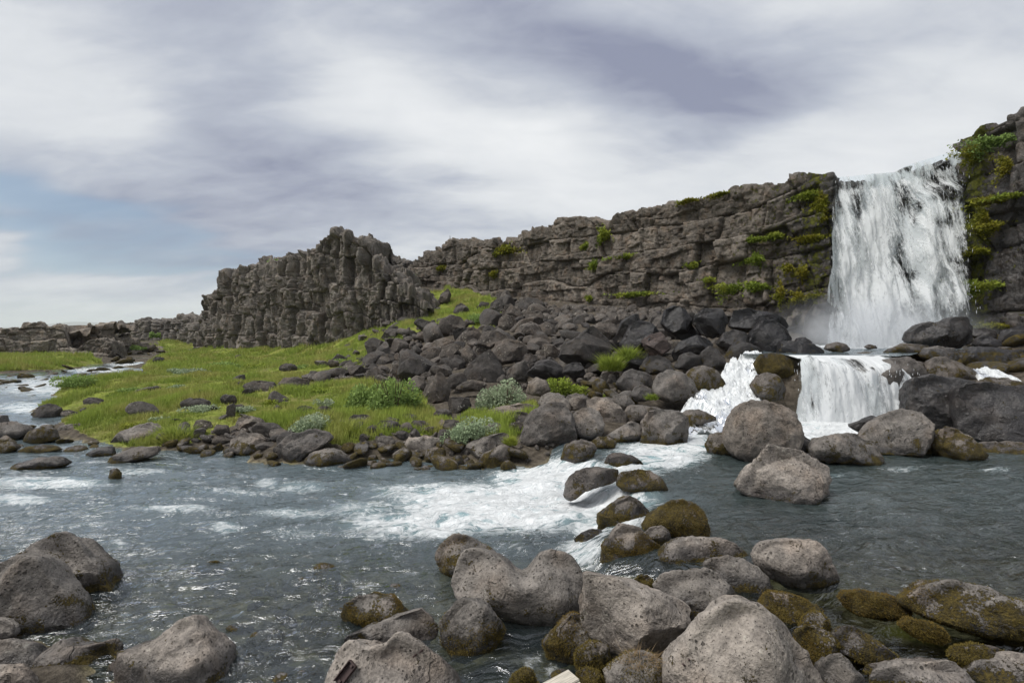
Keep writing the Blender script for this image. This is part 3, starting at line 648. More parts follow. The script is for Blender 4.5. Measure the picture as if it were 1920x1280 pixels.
FR_T = [(200, 618), (213, 608), (225, 606), (240, 602), (255, 601), (268, 598), (283, 599), (285, 603), (300, 604), (312, 598), (330, 593), (350, 590), (372, 591), (390, 594)]
rock_wall('far_ridge', 'far rugged grey ridge at the end of the river', 'ridge', [(px, np.interp(px, [200, 300, 390], [92, 88, 72]), np.interp(px, *zip(*FR_T)), 0.3) for px in range(200, 391, 5)],
          170, 60, (1.5, 1.9), 0.9, 43, M['crag'], wob=3, jag=0.6, back=6, nb=14, lean=0.12, maxblocks=120, tint=(0.78, 0.78, 0.78))
LO_T = [(-130, 668), (-120, 625), (-40, 630), (0, 619), (20, 613), (45, 607), (66, 602), (74, 604), (84, 613), (98, 608), (110, 609), (117, 617), (123, 640), (130, 668)]
rock_wall('river_outcrop', 'lichen-flecked rock outcrop at the left edge beyond the river', 'outcrop', [(px, np.interp(px, [-120, 128], [44, 50]), np.interp(px, *zip(*LO_T)), 0.6) for px in range(-128, 137, 4)],
          180, 60, (1.5, 1.0), 0.6, 47, M['crag'], wob=3, jag=0.5, back=5, nb=16, lean=0.35, maxblocks=120, tint=(1.05, 1.02, 0.95))
LP_T = [(112, 668), (124, 652), (133, 630), (141, 617), (150, 614), (165, 611), (195, 610), (207, 610), (214, 618), (222, 630), (240, 633), (258, 630), (270, 640), (296, 652), (304, 664)]
rock_wall('river_outcrop', 'brown-topped rock outcrop right of the gap where the blue mountain shows', 'outcrop', [(px, np.interp(px, [118, 210, 300], [53, 54, 64]), np.interp(px, *zip(*LP_T)), 0.2) for px in range(112, 305, 4)],
          150, 60, (1.4, 1.0), 0.6, 53, M['crag'], wob=3, jag=0.5, back=5, nb=16, lean=0.30, maxblocks=100, tint=(0.98, 0.93, 0.86))
LF_T = [(132, 662), (140, 645), (160, 636), (180, 636), (196, 645), (206, 664), (210, 676)]
rock_wall('river_outcrop', 'low dark outcrop at the water edge in front of the far outcrops', 'outcrop', [(px, np.interp(px, [132, 210], [47, 48]), np.interp(px, *zip(*LF_T)), 0.1) for px in range(132, 211, 4)],
          80, 40, (1.1, 0.8), 0.7, 59, M['crag'], wob=3, jag=0.4, back=3, nb=12, lean=0.4, maxblocks=50, tint=(0.8, 0.77, 0.72))

def build_mountain():
    nx_, ny_ = 90, 24
    px = np.linspace(40, 420, nx_); d = np.linspace(9000, 13000, ny_)
    PX, D = np.meshgrid(px, d)
    top = np.interp(px, [40, 95, 115, 135, 155, 165, 180, 200, 225, 260, 420], [613, 612, 608, 604, 603, 604, 607, 605, 604, 608, 612])
    prof = np.exp(-((D - 11000) / 1100) ** 2)
    Z = H + (HY - top)[None] / F * 11000 * prof - 40 * (1 - prof)
    X = (PX - CX) / F * 11000
    Z = Z + 9 * fbm(P3(X, D), 0.0022, 4, 4).reshape(Z.shape) * prof
    me = mesh_np('mountain', P3(X, D, Z), grid_faces(*Z.shape), True, None, M['mountain'])
    tag(link('mountain', me), 'low hazy blue mountain on the far horizon', None, kind='structure')
build_mountain()
# ------------------------------------------------------------------ waterfall
DENS = [(1706, 475, 42, 60, .86), (1745, 500, 40, 60, .80), (1600, 345, 50, 28, .78), (1680, 335, 60, 24, .74), (1750, 318, 60, 30, .74), (1560, 560, 24, 90, .5), (1650, 420, 56, 150, 1.0), (1640, 560, 85, 120, 1.05), (1588, 470, 40, 200, .80), (1640, 345, 50, 30, .8), (1745, 345, 75, 50, .66), (1770, 305, 55, 30, .66), (1765, 395, 55, 32, .78), (1735, 450, 40, 70, .82), (1720, 560, 45, 110, .80), (1790, 440, 36, 80, .74), (1785, 540, 50, 90, .70), (1700, 630, 130, 40, .80), (1630, 625, 130, 55, 1.15), (1700, 420, 30, 80, .64), (1810, 388, 20, 14, .55), (1750, 600, 70, 60, .55)]
def dens_at(px, py):
    f = np.zeros(px.shape)
    for (a, b, rx, ry, s) in DENS:
        f = np.maximum(f, s * np.exp(-(((px - a) / rx) ** 2 + ((py - b) / ry) ** 2) ** 1.1 * 0.8))
    return np.clip(f, 0, 1)
LIP = [(1558, 335), (1600, 331), (1680, 323), (1700, 311), (1740, 299), (1811, 278), (1818, 278)]
def fall_pos(u, t, off):
    """u across 0..1, t down 0..1"""
    pt = 1559 + u * (1813 - 1559); pb = 1546 + u * (1828 - 1546)
    lip = np.interp(pt, *zip(*LIP))
    dl = inv_d(pt, CL_D) - 0.30
    zl = H - (lip - HY) / F * dl + 0.03
    xl = (pt - CX) / F * dl
    z = zl + (ZU - 0.05 - zl) * t
    drop = (zl - z)
    out = 0.30 * np.sqrt(np.maximum(drop, 0)) + 0.12 * drop
    ledge = 0.55 * sstep(u, 0.55, 0.72) * sstep(drop, 1.4, 2.6)      # the step on the right throws the water out
    d = dl - out * (0.55 + off) - ledge
    pxm = pt + (pb - pt) * t ** 1.5
    return (pxm - CX) / F * d, d, z, pxm
def build_waterfall():
    root = empty('waterfall', tuple(W(1680, 648, 24.4) * np.array([1, 1, 0]) + np.array([0, 0, ZU])))
    tag(root, 'tall white waterfall pouring over the cliff edge', 'waterfall')
    b = np.array(root.location)
    nu, nt = 150, 130
    for L, (off, k) in enumerate([(0.0, 1.0), (0.35, 0.92), (0.75, 0.80)]):
        U, T = np.meshgrid(np.linspace(0, 1, nu), np.linspace(0, 1, nt) ** 0.8)
        u, t = U.ravel(), T.ravel()
        x, y, z, px = fall_pos(u, t, off)
        P = P3(x * 1.3, z * 0.25, np.full(len(x), L * 5.0))
        y = y + (0.10 + 0.22 * t) * fbm(P, 1.7, 4, 60 + L)
        _, py = topx(x, y, z)
        dn = dens_at(px, py) * k
        dn = dn * (0.8 + 0.4 * vnoise(P3(x * 0.9, z * 0.1, np.full(len(x), L * 3.0)), 1.6, 77 + L))
        if L: dn = dn * sstep(t, 0.01, 0.12)
        dn = dn * sstep(u, 0, 0.03) * sstep(1 - u, 0, 0.03)
        me = mesh_np('water_curtain', np.stack([x, y, z], 1) - b, grid_faces(nt, nu), True, {'foam': np.clip(dn, 0, 1), 'flow_u': x, 'flow_v': z, 'layer': np.full(len(x), float(L))}, M['fall'])
        link('water_curtain', me, parent=root)
    # falling drops and threads
    rs = np.random.RandomState(5); n = 14000
    u = rs.rand(n); t = rs.rand(n) ** 0.85; off = rs.rand(n) * 1.2
    x, y, z, px = fall_pos(u, t, off)
    y = y - 0.15 - 0.35 * rs.rand(n) * t; x = x + rs.randn(n) * 0.06
    _, py = topx(x, y, z); keep = (rs.rand(n) < dens_at(px, py) ** 2 * 0.22) & (t > 0.04)
    x, y, z = x[keep], y[keep], z[keep]; n = len(x)
    h = 0.05 + 0.16 * rs.rand(n) ** 2; w = 0.006 + 0.009 * rs.rand(n)
    streak_mesh('falling_drops', x, y, z, w, h, root, b)
    return root
def streak_mesh(name, x, y, z, w, h, root, b, mat='droplet'):
    n = len(x); c = np.stack([x, y, z], 1) - b
    V = np.empty((n, 5, 3)); V[:] = c[:, None]
    V[:, 0, 2] += h; V[:, 1, 2] -= h * 0.6
    V[:, 2, 0] += w; V[:, 3, 0] -= w * 0.7; V[:, 3, 1] += w; V[:, 4, 0] -= w * 0.6; V[:, 4, 1] -= w
    i = np.arange(n)[:, None] * 5
    Fc = np.concatenate([i + np.array([[0, 2, 3]]), i + np.array([[0, 3, 4]]), i + np.array([[0, 4, 2]]), i + np.array([[1, 3, 2]]), i + np.array([[1, 4, 3]]), i + np.array([[1, 2, 4]])])
    o = link(name, mesh_np(name, V.reshape(-1, 3), Fc, True, None, M[mat]), parent=root); o['kind'] = 'stuff'
    return o
build_waterfall()

def strip_water(name, label, rows, n=80, m=110, seed=3, foam=0.95, bump=0.10, mat='water'):
    R = np.array(rows, float); t = np.linspace(0, 1, len(R)); tt = np.linspace(0, 1, m)
    l = np.interp(tt, t, R[:, 0]); r = np.interp(tt, t, R[:, 1]); py = np.interp(tt, t, R[:, 2]); d = np.interp(tt, t, R[:, 3])
    u = np.linspace(0, 1, n); PX = l[:, None] + (r - l)[:, None] * u[None]; D = d[:, None] + 0 * PX; PY = py[:, None] + 0 * PX
    x = ((PX - CX) / F * D).ravel(); y = D.ravel(); z = (H - (PY - HY) / F * D).ravel()
    e = np.minimum(u, 1 - u)[None] + 0 * PX
    q = P3(x * 1.0, y * 0.7, z * 0.7)
    z = z + bump * (1.3 * fbm(q, 2.0, 4, seed, 0.62) + 0.9 * np.abs(fbm(q, 5.0, 4, seed + 4, 0.6))) - 0.22 * (1 - sstep(e.ravel(), 0, 0.12))
    uu = np.cumsum(np.hypot(np.gradient(d), np.gradient((py - HY) / F * d)))[:, None] + 0 * PX
    me = mesh_np(name, np.stack([x, y, z], 1), grid_faces(m, n), True, {'foam': np.clip(foam - 0.06 + 0.50 * fbm(q, 1.6, 3, seed + 7), 0.40, 1.0), 'flow_u': uu.ravel(), 'flow_v': x * 1.0, 'deep': np.full(len(x), .8), 'sky_sheen': np.ones(len(x)), 'chop': np.full(len(x), .35)}, M[mat])
    o = link(name, me); tag(o, label, 'rapids'); return o
strip_water('rapids', 'white rapids tumbling down between mossy boulders left of the cascade', [(1392, 1432, 660, 17.4), (1376, 1430, 672, 16.9), (1352, 1428, 688, 16.4), (1340, 1425, 702, 16.0), (1320, 1432, 722, 15.5), (1290, 1440, 745, 14.9), (1262, 1450, 768, 14.3), (1240, 1480, 790, 13.7), (1225, 1490, 806, 13.1), (1215, 1495, 818, 12.7)], foam=0.98)
strip_water('rapids', 'small white rivulet slipping over rocks at the right edge', [(1822, 1850, 690, 15.6), (1826, 1880, 699, 15.3), (1832, 1912, 709, 15.0), (1838, 1930, 722, 14.6)], n=30, m=24, seed=8, foam=0.80, bump=0.05)

def build_cascade():
    root = empty('cascade', tuple(Wz(1590, 14.2, ZM)))
    tag(root, 'wide white cascade dropping over a dark ledge into the middle pool', 'cascade')
    b = np.array(root.location); nu, nt = 110, 70
    for L, k in enumerate((1.0, 0.86)):
        U, T = np.meshgrid(np.linspace(0, 1, nu), np.linspace(-0.16, 1, nt)); u, t = U.ravel(), T.ravel()
        pt = 1494 + u * (1704 - 1494); pb = 1470 + u * (1703 - 1470)
        bow = np.sin(u * np.pi)
        dtop = 15.35 - 0.35 * bow; tc = np.clip(t, 0, 1)
        d = dtop - (0.55 + 0.15 * L) * np.sqrt(tc) + np.where(t < 0, -t / 0.16 * 0.75, 0)
        ztop = H - (np.interp(u, [0, .1, .35, .6, .8, 1], [676, 668, 684, 692, 684, 694]) - HY) / F * dtop + 0.07 * vnoise(P3(u * 9, u * 0), 1.0, 12) + 0.04 * vnoise(P3(u * 31, u * 0), 1.0, 13)
        z = np.where(t < 0, ztop + (-t / 0.16) ** 0.7 * (ZU + 0.012 - ztop), ztop + (ZM - 0.05 - ztop) * tc ** 1.25)
        x = ((pt + (pb - pt) * tc - CX) / F * dtop)
        d = d + 0.09 * fbm(P3(x * 2, z * 0.5, np.full(len(x), L * 4.0)), 1.5, 4, 90 + L)
        dn = np.where(t < 0, 0.62 + 0.40 * (1 - sstep(u, .22, .34)) + 0.40 * sstep(u, .6, .7) * (1 - sstep(u, .78, .9)), 0.60 + 0.16 * sstep(t, 0.0, 0.14) + 0.22 * sstep(t, .75, 1.0)) * k
        dn = np.maximum(dn, 1.2 * (1 - sstep(t, -0.13, -0.08)))
        dn = dn + 0.25 * vnoise(P3(x * 1.2, z * 0.05, np.full(len(x), L * 2.0)), 1.3, 95)
        dn = dn * sstep(u, 0, 0.04) * sstep(1 - u, 0, 0.04)
        me = mesh_np('water_curtain', np.stack([x, d, z], 1) - b, grid_faces(nt, nu), True, {'foam': np.clip(dn, 0, 1), 'flow_u': x, 'flow_v': z, 'layer': np.full(len(x), 5.0 + L)}, M['cascade'])
        link('water_curtain', me, parent=root)
    rs = np.random.RandomState(8); n = 120
    u = rs.rand(n); t = rs.rand(n); px = 1472 + u * 230
    z = 2.15 + (ZM - 2.15) * t ** 1.2; d = 15.0 - 0.35 * np.sin(u * np.pi) - 0.75 * np.sqrt(t) - 0.12 * rs.rand(n)
    streak_mesh('falling_drops', (px - CX) / F * 15.0, d, z, 0.006 + 0.007 * rs.rand(n), 0.02 + 0.06 * rs.rand(n), root, b)
build_cascade()

# ------------------------------------------------------------------ boulders
ICO = {}
for sd in (2, 3, 4, 5):
    bm = bmesh.new(); bmesh.ops.create_icosphere(bm, subdivisions=sd, radius=1.0)
    ICO[sd] = (np.array([v.co[:] for v in bm.verts]), np.array([[v.index for v in f.verts] for f in bm.faces])); bm.free()
def unitv(a): return a / np.linalg.norm(a, axis=-1, keepdims=True)
def outline_radius(poly, th, c):
    """distance from c to the outline in direction th (star-shaped outline)"""
    P = np.array(poly) - c; Q = np.roll(P, -1, 0); r = np.full(th.shape, 0.0)
    dx, dy = np.cos(th), np.sin(th)
    for p, q in zip(P, Q):
        e = q - p; den = dx * e[1] - dy * e[0]
        with np.errstate(divide='ignore', invalid='ignore'):
            t = (p[0] * e[1] - p[1] * e[0]) / den; s = (p[0] * dy - p[1] * dx) / den
        ok = (s >= -1e-6) & (s <= 1 + 1e-6) & (t > 0)
        r = np.where(ok, np.maximum(r, t), r)
    return r
def poly_centroid(poly):
    P = np.array(poly); Q = np.roll(P, -1, 0); a = P[:, 0] * Q[:, 1] - Q[:, 0] * P[:, 1]
    A = a.sum() / 2; return np.array([((P[:, 0] + Q[:, 0]) * a).sum(), ((P[:, 1] + Q[:, 1]) * a).sum()]) / (6 * A)
TINT = {'pale': (1.14, 1.10, 1.06), 'grey': (0.80, 0.785, 0.77), 'brown': (0.88, 0.83, 0.78), 'dark': (0.55, 0.54, 0.54), 'black': (0.44, 0.44, 0.47), 'red': (0.95, 0.74, 0.70)}
ROCK_N = [0]
def outline_rock(label, tint, moss, wet, d, outline, angular=0.5, thick=0.85, mat='boulder', centre=None, group=None, name='boulder'):
    poly = pts(outline) if isinstance(outline, str) else outline
    P = np.array(poly); ROCK_N[0] += 1; seed = ROCK_N[0] * 13
    rs = np.random.RandomState(seed)
    wpx, hpx = np.ptp(P[:, 0]), np.ptp(P[:, 1])
    if d is None: d = hit(float(P[:, 0].mean()), float(P[:, 1].max() - 0.10 * hpx))
    c = np.array(centre) if centre else poly_centroid(poly)
    sub = 5 if (d < 7.5 or max(wpx, hpx) > 105) else (4 if max(wpx, hpx) > 20 else 3)
    U, fc = ICO[sub]
    D = thick * 0.5 * math.sqrt(wpx * hpx) / F * d
    dc = d + 0.45 * D
    k = dc / F
    a, b, q = U[:, 0], U[:, 2], U[:, 1]              # right, up, away
    th = np.arctan2(-b, a); rad = np.sqrt(a * a + b * b)
    tt = np.linspace(-np.pi, np.pi, 361); rr = outline_radius(poly, tt, c)
    rr[-1] = rr[0]; ker = np.array([1, 2, 3, 2, 1.]) / 9 if d > 7.5 else np.array([1, 2, 1.]) / 4
    h = len(ker) // 2; rr = np.convolve(np.concatenate([rr[-1 - h:-1], rr, rr[1:1 + h]]), ker, 'valid')
    R = np.interp(th, tt, rr) * k
    n = 2.35 + 0.5 * angular
    qq = np.abs(q); prof = (1 - np.minimum(qq, 1) ** n) ** (1 / n)
    # spread evenly: use the sphere's own radius blended with the boxier profile
    pr = 0.35 * rad + 0.65 * np.minimum(prof, 1) * np.where(rad > 1e-6, 1, 0)
    pr = np.where(rad < 0.999, np.minimum(pr, rad ** 0.62), pr)
    x = np.cos(th) * R * pr; z = -np.sin(th) * R * pr; y = q * D
    V = np.stack([x, y, z], 1)
    ext = np.array([wpx * k / 2, D, hpx * k / 2])
    # flat faces hewn into the front and top, leaving the silhouette
    Vn = V / ext
    for i in range(int(5 + 6 * angular)):
        nv = np.array([rs.randn() * 0.8, -abs(rs.randn()) * 0.9 - 0.25, rs.randn() * 0.6 + 0.35]); nv /= np.linalg.norm(nv)
        tcut = 0.50 + 0.34 * rs.rand()
        ex = Vn @ nv - tcut; soft = 0.5 * (ex + np.sqrt(ex * ex + 0.0035 * (1 - min(1, angular * 1.15)) + 0.0002))
        Vn = Vn - nv[None] * (soft * (0.66 + 0.34 * min(1, angular * 1.3)) * sstep(qq, 0.02, 0.30))[:, None]
    V = Vn * ext
    size = float(ext.mean()); Nn = unitv(V / ext ** 2 + 1e-9)
    pw = V / size + seed
    am = size * (0.085 if d < 7.5 else 0.10)
    V = V + Nn * (am * fbm(pw, 0.9, 2, seed) * sstep(qq, 0.0, 0.35) + am * 0.46 * fbm(pw, 3.0, 3, seed + 3) - am * 0.32 * np.exp(-np.abs(fbm(pw, 1.3, 3, seed + 8)) / 0.035) * sstep(qq, 0.1, 0.4) + am * 0.20 * fbm(pw, 9.0, 3, seed + 5, 0.6))[:, None]
    cen = np.array([(c[0] - CX) * k, dc, H - (c[1] - HY) * k])
    # lean the body along the line of sight so that it sits on its bed
    Wd = V + cen; Wd[:, 2] += -(V[:, 1]) * ((c[1] - HY) / F) * 0.55
    zw = zwater1(cen[0], d) if (d < 14.6 and cen[1] < 16) else (ZU if (c[0] > 1440 and 15.6 < d < 26 and c[1] > 600) else -9)
    zmin = Wd[:, 2].min(); lvl = max(zw, zmin)
    hh = (Wd[:, 2] - lvl) / max(0.25, min(0.8, (Wd[:, 2].max() - lvl)))
    ms = np.clip(moss * (1.25 - hh * (1.5 - 1.1 * moss)), -0.4, 1.2) if moss > 0 else np.full(len(V), -0.5)
    # a green-brown line just above the water
    if zw > -5: ms = np.maximum(ms, 0.85 * np.exp(-((Wd[:, 2] - zw - 0.02) / 0.07) ** 2) * min(1, moss * 3))
    wt = np.clip(wet * 1.4 + 0.9 * (1 - sstep(Wd[:, 2] + 0.06 * fbm(Wd, 3.0, 2, 5), zw + 0.06, zw + 0.24)), 0, 1)
    base = np.array([cen[0], cen[1], zmin])
    me = mesh_np(name, Wd - base, fc, True, {'moss': ms, 'wet': wt}, M[mat])
    if angular >= 0.5: me.set_sharp_from_angle(angle=math.radians(24))
    o = link(name, me, tuple(base)); o.color = TINT[tint] + (1,)
    tag(o, label, 'boulder', group)
    if moss >= 0.4 and d < 7.6:
        # short moss shoots standing on the overgrown faces
        n = int(min(5200, 1400 + 9000 * moss * size)); nt = len(fc)
        tri = Wd[fc]; ar = np.linalg.norm(np.cross(tri[:, 1] - tri[:, 0], tri[:, 2] - tri[:, 0]), axis=1); ar[tri[:, :, 2].mean(1) < zw] *= 1e-6
        k_ = rs.choice(nt, n * 3, p=ar / ar.sum()); u_, v_ = rs.rand(n * 3), rs.rand(n * 3); fl = u_ + v_ > 1; u_[fl], v_[fl] = 1 - u_[fl], 1 - v_[fl]
        T_ = tri[k_]; pt = T_[:, 0] + (T_[:, 1] - T_[:, 0]) * u_[:, None] + (T_[:, 2] - T_[:, 0]) * v_[:, None]
        nr = unitv(np.cross(T_[:, 1] - T_[:, 0], T_[:, 2] - T_[:, 0]))
        sel = (ms[fc[k_, 0]] + 1.3 * fbm(pt, 4.2, 3, seed + 40) + 0.5 * rs.randn(n * 3) * 0.3) > 0.62
        pt, nr = pt[sel][:n], nr[sel][:n]; m_ = len(pt)
        if m_ > 50:
            ln = (0.010 + 0.016 * rs.rand(m_))[:, None]; dr = unitv(nr + rs.randn(m_, 3) * 0.55 + np.array([0, 0, -.1])); sd = unitv(np.cross(dr, rs.randn(m_, 3))) * 0.0035
            Vm = np.stack([pt - sd, pt + sd, pt + dr * ln], 1).reshape(-1, 3) - base; s_ = 0.15 + 0.85 * rs.rand(m_)
            mo = link('moss_fuzz', mesh_np('moss_fuzz', Vm, np.arange(3 * m_).reshape(-1, 3), True, {'shade': np.stack([s_ * .4, s_ * .4, s_], 1).ravel()}, M['fuzz']), parent=o); mo['kind'] = 'stuff'
    return o
def BB(x0, y0, x1, y1, seed):
    """an irregular rock outline inside a pixel box"""
    rs = np.random.RandomState(seed); n = 9; out = []
    for i in range(n):
        a = 2 * math.pi * (i + rs.uniform(-.25, .25)) / n
        c, s = math.cos(a), math.sin(a); r = (abs(c) ** 2.8 + abs(s) ** 2.8) ** (-1 / 2.8) * rs.uniform(0.86, 1.0)
        out.append(((x0 + x1) / 2 + (x1 - x0) / 2 * c * r, (y0 + y1) / 2 + (y1 - y0) / 2 * s * r))
    return out
